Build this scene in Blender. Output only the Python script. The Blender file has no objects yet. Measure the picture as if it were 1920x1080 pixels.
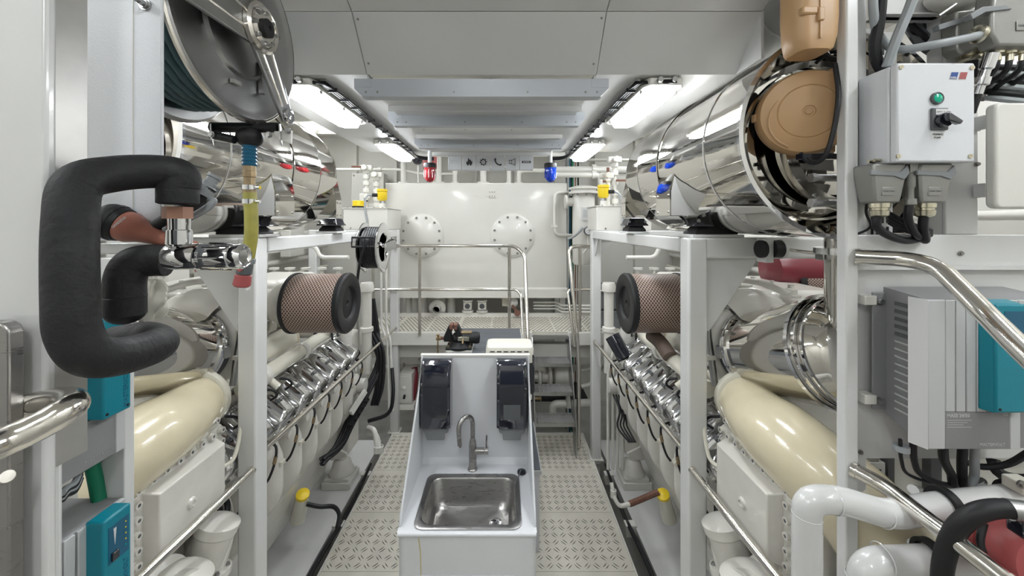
import bpy, bmesh, math, random
from math import pi, sin, cos, radians
from mathutils import Vector, Matrix
random.seed(7)
S = bpy.context.scene
COL = S.collection
# ---------------------------------------------------------------- camera
EYE = 2.57
F = 700.0                      # focal length in pixels of the 1920 x 1080 frame
VX, VY = 943.0, 420.0          # vanishing point of the room's long axis
cam_d = bpy.data.cameras.new('camera')
cam = bpy.data.objects.new('camera', cam_d)
COL.objects.link(cam)
cam.location = (0, 0, EYE)
cam.rotation_euler = (pi/2, 0, 0)
cam_d.sensor_width = 36.0
cam_d.lens = F/1920*36.0
cam_d.shift_x = (960-VX)/1920
cam_d.shift_y = -(540-VY)/1920
cam_d.clip_start = 0.02
S.camera = cam
# ---------------------------------------------------------------- world and exposure
w = bpy.data.worlds.new('world'); S.world = w; w.use_nodes = True
w.node_tree.nodes['Background'].inputs[0].default_value = (.9, .93, 1, 1)
w.node_tree.nodes['Background'].inputs[1].default_value = 0.15
S.view_settings.view_transform = 'Standard'
S.view_settings.look = 'None'
S.view_settings.gamma = 1.0
S.view_settings.use_curve_mapping = False
S.view_settings.exposure = 0.42
LAMP = 34.0                    # emission strength of the fluorescent fixtures
# ---------------------------------------------------------------- materials
MATS = {}
def mat(name, col, rough=.45, metal=0.0, spec=.5, bump=0.0, bscale=120, mott=0.0, mscale=6, coat=0.0, emit=None, es=0, trans=0.0, alpha=1.0, stretch=None, rvar=0.0):
    if name in MATS: return MATS[name]
    m = bpy.data.materials.new(name); m.use_nodes = True
    nt = m.node_tree; b = nt.nodes['Principled BSDF']
    c = (col[0], col[1], col[2], 1)
    b.inputs['Base Color'].default_value = c
    b.inputs['Roughness'].default_value = rough
    b.inputs['Metallic'].default_value = metal
    b.inputs['Specular IOR Level'].default_value = spec
    b.inputs['Coat Weight'].default_value = coat
    b.inputs['Coat Roughness'].default_value = .08
    b.inputs['Transmission Weight'].default_value = trans
    b.inputs['Alpha'].default_value = alpha
    if emit:
        b.inputs['Emission Color'].default_value = (*emit, 1); b.inputs['Emission Strength'].default_value = es
    if bump or mott or rvar:
        tc = nt.nodes.new('ShaderNodeTexCoord')
        src = tc.outputs['Object']
        if stretch:
            mp = nt.nodes.new('ShaderNodeMapping'); mp.inputs['Scale'].default_value = stretch
            nt.links.new(src, mp.inputs[0]); src = mp.outputs[0]
    if bump:
        n = nt.nodes.new('ShaderNodeTexNoise'); n.inputs['Scale'].default_value = bscale; n.inputs['Detail'].default_value = 2
        nt.links.new(src, n.inputs['Vector'])
        bp = nt.nodes.new('ShaderNodeBump'); bp.inputs['Strength'].default_value = bump; bp.inputs['Distance'].default_value = .002
        nt.links.new(n.outputs[0], bp.inputs['Height']); nt.links.new(bp.outputs[0], b.inputs['Normal'])
    if mott or rvar:
        n = nt.nodes.new('ShaderNodeTexNoise'); n.inputs['Scale'].default_value = mscale; n.inputs['Detail'].default_value = 5
        nt.links.new(src, n.inputs['Vector'])
        if mott:
            mr = nt.nodes.new('ShaderNodeMapRange'); mr.inputs[1].default_value = .3; mr.inputs[2].default_value = .7
            mr.inputs[3].default_value = 1-mott; mr.inputs[4].default_value = 1.0
            nt.links.new(n.outputs[0], mr.inputs[0])
            mx = nt.nodes.new('ShaderNodeMix'); mx.data_type = 'RGBA'; mx.blend_type = 'MULTIPLY'; mx.inputs[0].default_value = 1
            mx.inputs[6].default_value = c
            nt.links.new(mr.outputs[0], mx.inputs[7]); nt.links.new(mx.outputs[2], b.inputs['Base Color'])
        if rvar:
            m2 = nt.nodes.new('ShaderNodeMapRange'); m2.inputs[1].default_value = .3; m2.inputs[2].default_value = .7
            m2.inputs[3].default_value = rough; m2.inputs[4].default_value = rough+rvar
            nt.links.new(n.outputs[0], m2.inputs[0]); nt.links.new(m2.outputs[0], b.inputs['Roughness'])
    MATS[name] = m
    return m
WHITE   = mat('white_gloss_paint', (.68,.665,.62), .28, mott=.05, mscale=3, bump=.05, bscale=60, coat=.25)
WALLW   = mat('white_wall_paint', (.66,.645,.60), .5, mott=.06, mscale=2)
ENGW    = mat('white_engine_enamel', (.66,.64,.59), .3, mott=.1, mscale=9, bump=.25, bscale=150, coat=.3)
COOLW   = mat('cool_white_powder_coat', (.66,.67,.695), .35, bump=.35, bscale=420, mott=.04)
PANELW  = mat('satin_aluminium_panel', (.60,.60,.595), .38, metal=.25, mott=.06, mscale=3)
LIPG    = mat('grey_edge_strip', (.42,.44,.47), .4, metal=.2)
CREAM   = mat('cream_engine_enamel', (.66,.59,.42), .2, bump=.18, bscale=70, mott=.08, mscale=10, coat=.5)
CREAMW  = mat('pale_cream_enamel', (.69,.665,.57), .2, bump=.08, bscale=70, coat=.5)
CHROME  = mat('chrome', (.72,.72,.73), .05, 1.0, bump=.03, bscale=25)
MIRROR  = mat('mirror_polished_cladding', (.62,.60,.56), .045, 1.0, bump=.10, bscale=7)
STEEL   = mat('polished_stainless_tube', (.74,.71,.66), .12, 1.0, rvar=.08, mscale=30)
BRUSH   = mat('brushed_stainless', (.38,.37,.36), .25, 1.0, bump=.15, bscale=60, stretch=(1,1,14), rvar=.12, mscale=14)
SATIN   = mat('satin_steel', (.44,.44,.44), .27, 1.0, mott=.15, mscale=12, rvar=.1)
CAST    = mat('cast_aluminium', (.30,.295,.28), .42, .7, bump=.3, bscale=260, mott=.1)
BRASSN  = mat('nickel_brass', (.62,.58,.46), .25, 1.0)
BRASS   = mat('worn_brass', (.36,.27,.16), .45, .8, mott=.3, mscale=40)
COPPER  = mat('copper_nut', (.36,.19,.13), .4, .3, mott=.2, mscale=40)
BLACK   = mat('black_rubber', (.011,.011,.012), .5, spec=.35, bump=.1, bscale=90)
CABLE   = mat('black_cable_sheath', (.010,.010,.012), .42, spec=.35)
GCABLE  = mat('grey_cable_sheath', (.30,.32,.33), .45)
FOAM    = mat('black_pipe_insulation', (.014,.014,.016), .5, spec=.4, bump=.9, bscale=90, mott=.5, mscale=14, rvar=.3)
ALU     = mat('bare_aluminium_strip', (.50,.49,.47), .38, .6, mott=.2, mscale=10)
BLKGL   = mat('glossy_black_plastic', (.012,.013,.02), .1, coat=.6)
SMOKE   = mat('smoked_plastic', (.010,.012,.022), .07, trans=.06, coat=.6)
GREYPL  = mat('grey_plastic', (.21,.22,.23), .4)
LTGREY  = mat('light_grey_paint', (.47,.48,.48), .42, bump=.05, bscale=200)
MIDGREY = mat('mid_grey_paint', (.22,.22,.225), .42, bump=.2, bscale=300)
DKGREY  = mat('dark_grey_paint', (.085,.09,.095), .5)
TEAL    = mat('teal_plastic', (.0,.20,.27), .33)
GREEN   = mat('green_lamp', (.0,.32,.20), .2, emit=(0,.5,.3), es=.15)
GREENH  = mat('green_hose', (.0,.16,.08), .4)
TAN     = mat('tan_plastic', (.50,.31,.155), .42, bump=.05, bscale=100, mott=.06)
YELLOW  = mat('yellow_plastic', (.80,.58,.02), .35)
YHOSE   = mat('yellow_hose', (.36,.33,.07), .4, mott=.2, mscale=30)
THOSE   = mat('dark_teal_hose', (.025,.065,.075), .5, mott=.3, mscale=20)
BLUEH   = mat('blue_bend_guard', (.01,.10,.18), .4)
RED     = mat('dull_red_plastic', (.36,.075,.075), .4, mott=.1)
SALMON  = mat('faded_orange_plastic', (.42,.16,.11), .4, mott=.1, mscale=20)
REDGL   = mat('red_beacon_glass', (.45,.03,.04), .08, trans=.35, coat=.5)
BLUEGL  = mat('blue_beacon_glass', (.0,.05,.55), .08, trans=.35, coat=.5)
FILTERM = mat('filter_mesh', (.43,.31,.25), .45, .3)
FILTERD = mat('filter_paper', (.06,.035,.03), .8)
FLOORM  = mat('beige_plate_paint', (.66,.63,.55), .42, mott=.14, mscale=5, bump=.05, bscale=80)
TREADM  = mat('worn_tread_metal', (.27,.255,.22), .38, .3, mott=.4, mscale=30)
BILGE   = mat('bilge_paint', (.42,.41,.39), .5, mott=.3, mscale=4)
BOLTM   = mat('zinc_bolt', (.30,.29,.27), .4, .8)
RUST    = mat('rusty_handle', (.20,.09,.06), .7, mott=.4, mscale=40)
MATGR   = mat('rubber_bench_mat', (.085,.095,.11), .5)
ICON    = mat('icon_print', (.02,.02,.022), .6)
PRINTW  = mat('white_print', (.62,.62,.62), .5)
PRINTD  = mat('engraved_print', (.30,.30,.30), .5)
LBLUE   = mat('logo_blue', (.015,.06,.26), .4)
LRED    = mat('logo_red', (.33,.07,.07), .4)
LAMPM   = mat('fluorescent_diffuser', (.9,.9,.9), .4, emit=(.93,.97,1.0), es=LAMP)
FRAMEG  = mat('white_frame_paint', (.64,.64,.63), .25, mott=.05, mscale=4, coat=.4, bump=.04, bscale=90)
COVERM  = mat('chrome_valve_cover', (.62,.62,.63), .1, 1.0)
SIGNW   = mat('sign_lamp_acrylic', (.52,.53,.54), .25)
STAIN   = mat('yellow_drip_stain', (.52,.47,.28), .5)
MANILA  = mat('beige_box_plastic', (.62,.60,.53), .4)
DARKRED = mat('dark_red_paint', (.16,.016,.026), .35)
# ---------------------------------------------------------------- mesh building
def P(px, py, Y):
    """point at depth Y that a measured picture position corresponds to (real distance from the eye)"""
    return Vector(((px-VX)/F*Y, Y, EYE-(py-VY)/F*Y))
def V(*a): return Vector(a)
def frame_of(d):
    d = d.normalized()
    a = Vector((0,0,1)) if abs(d.z) < .9 else Vector((1,0,0))
    x = a.cross(d).normalized(); y = d.cross(x).normalized()
    return x, y, d
class MB:
    K=1.0                      # size factor for radii of small fittings
    def __init__(s): s.v = []; s.f = []
    def add(s, vs, fs):
        o = len(s.v); s.v += [Vector(q) for q in vs]; s.f += [tuple(i+o for i in q) for q in fs]; return s
    def box(s, a, b):
        x0,y0,z0 = a; x1,y1,z1 = b
        if x0>x1: x0,x1=x1,x0
        if y0>y1: y0,y1=y1,y0
        if z0>z1: z0,z1=z1,z0
        return s.add([(x0,y0,z0),(x1,y0,z0),(x1,y1,z0),(x0,y1,z0),(x0,y0,z1),(x1,y0,z1),(x1,y1,z1),(x0,y1,z1)],
              [(0,3,2,1),(4,5,6,7),(0,1,5,4),(1,2,6,5),(2,3,7,6),(3,0,4,7)])
    def obox(s, c, size, x=None, y=None, z=None):
        """box about c with axes x,y,z"""
        if x is None: x,y,z = Vector((1,0,0)),Vector((0,1,0)),Vector((0,0,1))
        c = Vector(c); hx,hy,hz = size[0]/2,size[1]/2,size[2]/2
        vs = []
        for k in (-1,1):
            for i,j in ((-1,-1),(1,-1),(1,1),(-1,1)):
                vs.append(c+x*i*hx+y*j*hy+z*k*hz)
        return s.add(vs, [(0,3,2,1),(4,5,6,7),(0,1,5,4),(1,2,6,5),(2,3,7,6),(3,0,4,7)])
    def bar(s, p, q, w, h, up=None):
        """rectangular bar from p to q"""
        p=Vector(p); q=Vector(q); d=(q-p); L=d.length; d.normalize()
        u = Vector(up) if up else (Vector((0,0,1)) if abs(d.z)<.9 else Vector((0,1,0)))
        x = d.cross(u).normalized(); u = x.cross(d).normalized()
        return s.obox((p+q)/2, (w,L,h), x, d, u)
    def cyl(s, p, q, r, r2=None, seg=20, caps=True):
        p=Vector(p); q=Vector(q); r2 = r if r2 is None else r2; r=r*MB.K; r2=r2*MB.K
        x,y,d = frame_of(q-p)
        vs=[]; fs=[]
        for c,rr in ((p,r),(q,r2)):
            for i in range(seg):
                a=2*pi*i/seg; vs.append(c+x*(rr*cos(a))+y*(rr*sin(a)))
        for i in range(seg):
            j=(i+1)%seg; fs.append((i,j,seg+j,seg+i))
        if caps: fs += [tuple(range(seg-1,-1,-1)), tuple(range(seg,2*seg))]
        return s.add(vs,fs)
    def lathe(s, prof, o, axis, seg=28, close=True):
        """prof: list of (radius, height along axis)"""
        o=Vector(o); x,y,d = frame_of(Vector(axis))
        vs=[]; fs=[]; n=len(prof); prof=[(a*MB.K,b*MB.K) for a,b in prof]
        for r,h in prof:
            for i in range(seg):
                a=2*pi*i/seg; vs.append(o+d*h+x*(r*cos(a))+y*(r*sin(a)))
        for k in range(n-1):
            for i in range(seg):
                j=(i+1)%seg; fs.append((k*seg+i,k*seg+j,(k+1)*seg+j,(k+1)*seg+i))
        if close:
            if prof[0][0]>1e-6: fs.append(tuple(range(seg-1,-1,-1)))
            if prof[-1][0]>1e-6: fs.append(tuple((n-1)*seg+i for i in range(seg)))
        return s.add(vs,fs)
    def tube(s, pts, r, seg=12, fil=0, n=6, caps=True, radii=None):
        pts=[Vector(q) for q in pts]; r=r*MB.K; fil=fil*MB.K
        if fil:
            out=[pts[0]]
            for i in range(1,len(pts)-1):
                a,b,c=pts[i-1],pts[i],pts[i+1]
                u=(a-b); v=(c-b); lu,lv=u.length,v.length
                if lu<1e-6 or lv<1e-6: continue
                u/=lu; v/=lv; t=min(fil,lu*.49,lv*.49)
                p0=b+u*t; p1=b+v*t
                for k in range(n+1):
                    q=k/n; out.append(p0*(1-q)**2+b*2*q*(1-q)+p1*q*q)
            out.append(pts[-1]); pts=out
        m=len(pts); T=[]
        for i in range(m):
            d=(pts[min(i+1,m-1)]-pts[max(i-1,0)])
            T.append(d.normalized() if d.length>1e-9 else Vector((0,0,1)))
        x,y,_=frame_of(T[0]); vs=[]; fs=[]
        for i in range(m):
            x=(x-T[i]*x.dot(T[i])).normalized(); y=T[i].cross(x)
            rr = radii[i] if radii else r
            for k in range(seg):
                a=2*pi*k/seg; vs.append(pts[i]+x*(rr*cos(a))+y*(rr*sin(a)))
        for i in range(m-1):
            for k in range(seg):
                j=(k+1)%seg; fs.append((i*seg+k,i*seg+j,(i+1)*seg+j,(i+1)*seg+k))
        if caps: fs += [tuple(range(seg-1,-1,-1)), tuple((m-1)*seg+k for k in range(seg))]
        return s.add(vs,fs)
    def prism(s, poly, ext):
        """poly: planar 3-D points; ext: extrusion vector"""
        poly=[Vector(q) for q in poly]; n=len(poly); ext=Vector(ext)
        nrm=Vector((0,0,0))
        for i in range(n): nrm += poly[i].cross(poly[(i+1)%n])
        if nrm.dot(ext)>0: poly=poly[::-1]
        vs=poly+[q+ext for q in poly]
        fs=[tuple(range(n)), tuple(range(2*n-1,n-1,-1))]
        for i in range(n):
            j=(i+1)%n; fs.append((j,i,n+i,n+j))
        return s.add(vs,fs)
    def sphere(s, c, r, seg=16, rings=10, sc=(1,1,1)):
        c=Vector(c); vs=[]; fs=[]; r=r*MB.K
        for k in range(1,rings):
            t=pi*k/rings
            for i in range(seg):
                a=2*pi*i/seg; vs.append(c+Vector((r*sin(t)*cos(a)*sc[0],r*sin(t)*sin(a)*sc[1],r*cos(t)*sc[2])))
        for k in range(rings-2):
            for i in range(seg):
                j=(i+1)%seg; fs.append((k*seg+j,k*seg+i,(k+1)*seg+i,(k+1)*seg+j))
        t=len(vs); vs += [c+Vector((0,0,r*sc[2])), c-Vector((0,0,r*sc[2]))]
        for i in range(seg):
            j=(i+1)%seg; fs.append((t,i,j)); fs.append((t+1,(rings-2)*seg+j,(rings-2)*seg+i))
        return s.add(vs,fs)
    def grid(s, fn, nu, nv, closed=False):
        """surface from fn(u,v), u,v in 0..1"""
        vs=[fn(i/nu,j/nv) for i in range(nu+1) for j in range(nv+1)]
        fs=[(i*(nv+1)+j,(i+1)*(nv+1)+j,(i+1)*(nv+1)+j+1,i*(nv+1)+j+1) for i in range(nu) for j in range(nv)]
        return s.add(vs,fs)
    def mesh(s, name, ang=38):
        me=bpy.data.meshes.new(name)
        me.from_pydata([tuple(q) for q in s.v],[],s.f)
        me.validate(); me.update()
        me.polygons.foreach_set('use_smooth',[True]*len(me.polygons))
        me.set_sharp_from_angle(angle=radians(ang))
        return me
def catmull(pts, n=6):
    pts=[Vector(q) for q in pts]; out=[]
    q=[pts[0]*2-pts[1]]+pts+[pts[-1]*2-pts[-2]]
    for i in range(1,len(q)-2):
        p0,p1,p2,p3=q[i-1],q[i],q[i+1],q[i+2]
        for k in range(n):
            t=k/n
            out.append(.5*((2*p1)+(p2-p0)*t+(2*p0-5*p1+4*p2-p3)*t*t+(3*p1-p0-3*p2+p3)*t**3))
    out.append(pts[-1]); return out
def bez(pts, n=6): return catmull(pts, n)
# ---------------------------------------------------------------- objects
def put(name, data, m, parent=None, bevel=0, seg=2, kind=None, label=None):
    if isinstance(data, MB): data=data.mesh(name)
    o=bpy.data.objects.new(name,data); COL.objects.link(o)
    if m is not None:
        if not data.materials: data.materials.append(m)
    if parent is not None:
        o.parent=parent
        o.matrix_parent_inverse=Matrix.Translation(-Vector(parent.get('_wl',(0,0,0))))
    o['_wl']=(0.0,0.0,0.0)
    if bevel:
        md=o.modifiers.new('bevel','BEVEL'); md.width=bevel; md.segments=seg; md.limit_method='ANGLE'; md.angle_limit=radians(40)
    if kind: o['kind']=kind
    if label: o['label']=label
    return o
def thing(name, label, cat, loc, group=None, kind=None):
    o=bpy.data.objects.new(name,None); COL.objects.link(o)
    o.location=loc; o['_wl']=tuple(float(q) for q in loc); o.empty_display_size=.05
    o['label']=label; o['category']=cat
    if group: o['group']=group
    if kind: o['kind']=kind
    return o
def single(name, data, m, label, cat, bevel=0, group=None, seg=2, kind=None):
    o=put(name,data,m,None,bevel,seg,kind); o['label']=label
    if cat: o['category']=cat
    if group: o['group']=group
    return o
def struct(name, data, m, bevel=0, label=None):
    return put(name,data,m,None,bevel,2,'structure',label)
_bolt={}
def bolts(parent, pts, nrm, r=.008, h=.008, m=None, name='bolt', hexa=True, socket=False):
    """one shared mesh, one object for each bolt"""
    m = m or BOLTM
    key=(round(r,4),round(h,4),m.name,hexa,socket)
    if key not in _bolt:
        b=MB()
        b.cyl((0,0,-.002),(0,0,h*.35),r*1.35,seg=10)
        b.cyl((0,0,h*.3),(0,0,h),r,seg=6 if hexa else 10)
        if socket: k0=len(b.f); b.cyl((0,0,h),(0,0,h+.0006),r*.5,seg=6)
        me=b.mesh('bolt'); me.materials.append(m); _bolt[key]=me
        if socket:
            me.materials.append(DKGREY)
            for i in range(k0,len(me.polygons)): me.polygons[i].material_index=1
    me=_bolt[key]
    nrm=Vector(nrm).normalized()
    R=Vector((0,0,1)).rotation_difference(nrm).to_matrix().to_4x4()
    for q in pts:
        o=bpy.data.objects.new(name,me); COL.objects.link(o)
        o.parent=parent
        o.matrix_parent_inverse=Matrix.Translation(-Vector(parent.get('_wl',(0,0,0))))
        o.matrix_basis=Matrix.Translation(Vector(q))@R
def ringpts(c, nrm, r, n, a0=0):
    x,y,d=frame_of(Vector(nrm)); c=Vector(c)
    return [c+x*(r*cos(a0+2*pi*i/n))+y*(r*sin(a0+2*pi*i/n)) for i in range(n)]
def text(body, loc, size, xdir, ydir, m, parent, name='lettering', ext=.0006, shear=0, bold=0, align='LEFT'):
    cu=bpy.data.curves.new(name,'FONT'); cu.body=body; cu.size=size; cu.extrude=ext; cu.shear=shear; cu.offset=bold
    cu.resolution_u=2; cu.align_x=align
    tmp=bpy.data.objects.new('tmp_text',cu); COL.objects.link(tmp)
    bpy.context.view_layer.update()
    me=bpy.data.meshes.new_from_object(tmp.evaluated_get(bpy.context.evaluated_depsgraph_get()))
    bpy.data.objects.remove(tmp); bpy.data.curves.remove(cu)
    me.materials.clear(); me.materials.append(m)
    x=Vector(xdir).normalized(); y=Vector(ydir).normalized(); z=x.cross(y)
    M=Matrix((x,y,z)).transposed().to_4x4(); M.translation=Vector(loc)
    o=bpy.data.objects.new(name,me); COL.objects.link(o)
    o.parent=parent; o.matrix_parent_inverse=Matrix.Translation(-Vector(parent.get('_wl',(0,0,0))))
    o.matrix_basis=M
    return o
def cable(name, pts, r, m, label, cat='cable', group=None, n=5, seg=8):
    return single(name, MB().tube(catmull(pts,n), r, seg), m, label, cat, group=group)
def pcable(parent, pts, r, m, name='cable', n=5, seg=8):
    return put(name, MB().tube(catmull(pts,n), r, seg), m, parent)
# ================================================================ setting: hull shell
CX = -0.16                      # long axis of the room
struct('wall_far', MB().box((-3.3,6.6,-.6),(3.1,6.7,4.2)), WALLW)
struct('wall_left', MB().box((-3.3,-1.6,-.6),(-3.2,6.7,4.2)), WALLW)
struct('wall_right', MB().box((3.0,-1.6,-.6),(3.1,6.7,4.2)), WALLW)
wn = MB(); wn.box((-3.3,-1.7,-.6),(-.75,-1.6,4.2)).box((.45,-1.7,-.6),(3.1,-1.6,4.2)).box((-.75,-1.7,3.4),(.45,-1.6,4.2)).box((-.75,-1.7,-.6),(.45,-1.6,1.3))
struct('wall_near', wn, WALLW)
dd = struct('unseen_door_1', MB().box((-.75,-1.68,1.3),(.45,-1.63,3.4)), DKGREY)  # unseen dark door, added to give the chrome something dark to reflect
struct('ceiling', MB().box((-3.3,-1.7,4.1),(3.1,6.7,4.2)), WALLW)
struct('floor_bilge', MB().box((-3.3,-1.7,-.62),(3.1,6.7,-.55)), BILGE)
# deckhead beams and hull frames that show between ducts and far wall
for k,y in enumerate((3.9,4.6,5.3)):
    struct('trim_%d'%(k+1), MB().box((-3.2,y,3.85),(3.0,y+.06,4.12)), WALLW)
for k,(x0,x1) in enumerate(((-2.75,-2.55),(2.35,2.55))):
    for j,y in enumerate((3.6,4.4,5.2)):
        sx = -1 if x0<0 else 1
        b=MB(); xa=sx*3.25-.05 if sx<0 else 3.02
        b.prism([(xa,y,2.4),(xa,y,4.1),(xa-sx*.85,y,4.1),(xa-sx*.62,y,3.75)],(0,.05,0))
        struct('trim_%d'%(10+k*4+j), b, WALLW, label='slanted white hull bracket against the ship side')
# far wall plating: raised stiffeners and a mounting board
b=MB()
for x in (-2.6,-1.9,-1.2,-.5,.2,.9,1.6,2.3): b.box((x,6.5,-.5),(x+.05,6.6,4.1))
struct('trim_20', b, WALLW)
# ---------------------------------------------------------------- floor plates
FZ=0.0
FL, FR = -1.35, .98
floor=thing('floor','beige painted checker plate walkway around the sink','floor',(CX,2.5,-.04),kind='structure')
put('floor_frame', MB().box((FL+.02,.4,-.06),(FR-.02,4.58,-.012)), BILGE, floor)
def tread_mesh(x0,x1,y0,y1,z,p=.070,L=.0275,W=.0042,H=.0036):
    b=MB(); ny=int((y1-y0-.02)/p); nx=int((x1-x0-.02)/p)
    for j in range(ny):
        for i in range(nx):
            cx=x0+.01+p*(i+.5); cy=y0+.01+p*(j+.5)
            a = pi/4 if (i+j)%2 else -pi/4
            ux,uy=cos(a),sin(a); vx,vy=-uy,ux
            for k in (-.0105,.0105):
                mx,my=cx+vx*k,cy+vy*k
                b.add([(mx-ux*L,my-uy*L,z),(mx-vx*W,my-vy*W,z),(mx+ux*L,my+uy*L,z),(mx+vx*W,my+vy*W,z),
                       (mx-ux*L*.7,my-uy*L*.7,z+H),(mx+ux*L*.7,my+uy*L*.7,z+H)],
                      [(0,1,5,4),(1,2,5),(2,3,4,5),(3,0,4)])
    return b
for (x0,x1) in ((FL,-.60),(-.60,.24),(.24,FR)):
    for (y0,y1) in ((.4,1.06),(1.06,1.63),(1.63,2.2),(2.2,2.76),(2.76,3.33),(3.33,3.90),(3.90,4.58)):
        if x0==-.60 and y0<3.9 and y0>1.7: continue
        pl=put('floor_plate', MB().box((x0+.0015,y0+.0015,-.012),(x1-.0015,y1-.0015,0)), FLOORM, floor)
        if y0>1.6: put('tread', tread_mesh(x0,x1,y0,y1,0), TREADM, pl, kind='stuff')
# white edge angles of the walkway
for nm,x in (('walkway_edge',FL),('walkway_edge',FR)):
    put(nm, MB().box((x-.006,.4,-.09),(x+.006,4.58,.006)), WHITE, floor)
put('plate_edge', MB().box((FL,4.575,-.09),(FR,4.59,.006)), WHITE, floor)
# ---------------------------------------------------------------- engine seats (girders beside the walkway)
def girder(sx, lab):
    def X(u): return CX+sx*u
    t=thing('engine_girder',lab,'girder',(X(1.5),2.8,-.55))
    put('top_plate', MB().box((X(1.30),1.0,-.06),(X(1.78),4.5,-.035)), FRAMEG, t)
    put('web', MB().box((X(1.33),1.0,-.55),(X(1.35),4.5,-.05)), WHITE, t)
    put('web', MB().box((X(1.70),1.0,-.55),(X(1.72),4.5,-.05)), WHITE, t)
    for y in (1.9,2.55,3.2,3.85):
        put('bracket', MB().box((X(1.215),y,-.12),(X(1.31),y+.07,-.02)), WHITE, t, bevel=.004)
    return t
girder(-1,'long white engine girder beside the walkway on the hose reel side')
girder(1,'long white engine girder beside the walkway on the control box side')
# ================================================================ ceiling soffit with fixtures
Z0=EYE
sf=thing('ceiling_soffit','satin grey sheet metal soffit along the middle of the ceiling','ceiling',(-.09,2.4,EYE+.65),kind='structure')
XL,XR=-1.19,1.01
def q(y,z): return (y,Z0+z)
# sloping front sheets: three panels side by side, upper and lower
for (x0,x1,nm) in ((XL,-.592,'side_sheet'),(-.588,.403,'front_sheet'),(.407,XR,'side_sheet')):
    b=MB()
    b.prism([(x0,1.62,Z0+.648),(x0,1.458,Z0+.829),(x0,1.466,Z0+.836),(x0,1.628,Z0+.655)],(x1-x0,0,0))
    put(nm,b,PANELW,sf)
    b=MB()
    b.prism([(x0,1.456,Z0+.831),(x0,.75,Z0+1.12),(x0,.76,Z0+1.13),(x0,1.466,Z0+.84)],(x1-x0,0,0))
    put(nm,b,PANELW,sf)
sl=Vector((0,-.181,-.162)).normalized()
def slope(px,py):
    # point on the sloping front sheet seen at that picture position
    k=(VY-py)/F
    Y=(.648+1.117*1.62)/(k+1.117)
    return Vector(((px-VX)/F*Y,Y,Z0+k*Y))
bolts(sf,[slope(671,36),slope(691,119),slope(1128,34),slope(1113,120)],sl,.0035,.003,BOLTM,'screw')
# undersides
put('soffit_underside', MB().box((XL,1.62,Z0+.648),(-.59,3.35,Z0+.66)), PANELW, sf)
put('soffit_underside', MB().box((.405,1.62,Z0+.648),(XR,3.35,Z0+.66)), PANELW, sf)
put('soffit_side', MB().box((XL-.01,1.46,Z0+.648),(XL,3.35,Z0+1.3)), PANELW, sf)
put('soffit_side', MB().box((XR,1.46,Z0+.648),(XR+.01,3.35,Z0+1.3)), PANELW, sf)
put('soffit_end', MB().box((XL,3.35,Z0+.648),(XR,3.36,Z0+1.3)), PANELW, sf)
LY=(1.62,2.10,2.72)
ends=(2.10,2.72,3.35)
for k,y in enumerate(LY):
    c=-.093; h=.552
    z1=Z0+.63; z0=Z0+.553
    lip=put('edge_strip', MB().prism([(c-h,y,z1),(c-h,y,z0+.035),(c-h+.035,y,z0),(c+h-.035,y,z0),(c+h,y,z0+.035),(c+h,y,z1)],(0,.012,0)), LIPG, sf)
    put('strip_flange', MB().box((c-h+.03,y+.012,z0),(c+h-.03,y+.05,z0+.004)), LIPG, sf)
    for sx in (-1,1):
        put('strip_end', MB().box((c+sx*h-.0, y-.002, z0+.04),(c+sx*(h-.075), y, z1)), LIPG, sf)
    bolts(sf,[(c-h+.05,y-.001,z0+.02),(c-h+.1,y-.001,z0+.02),(c-.12,y-.001,z0+.02),(c+.2,y-.001,z0+.02),(c+h-.1,y-.001,z0+.02),(c+h-.05,y-.001,z0+.02)],(0,-1,0),.0035,.003,BOLTM,'screw')
    ye=ends[k]
    # lowered centre sheet between strips, with side cheeks
    put('centre_sheet', MB().box((c-.49,y+.012,Z0+.612),(c+.49,ye,Z0+.62)), PANELW, sf)
    put('sheet_edge', MB().box((c-.5,ye-.17,Z0+.585),(c+.5,ye-.16,Z0+.625)), PANELW, sf)
    for sx in (-1,1):
        put('sheet_cheek', MB().box((c+sx*.49,y+.012,Z0+.612),(c+sx*.50,ye,Z0+.65)), PANELW, sf)
    for sx in (-.42,-.15,.15,.42):
        bolts(sf,[(c+sx,ye-.3,Z0+.612)],(0,0,-1),.0035,.003,BOLTM,'screw')
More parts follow.
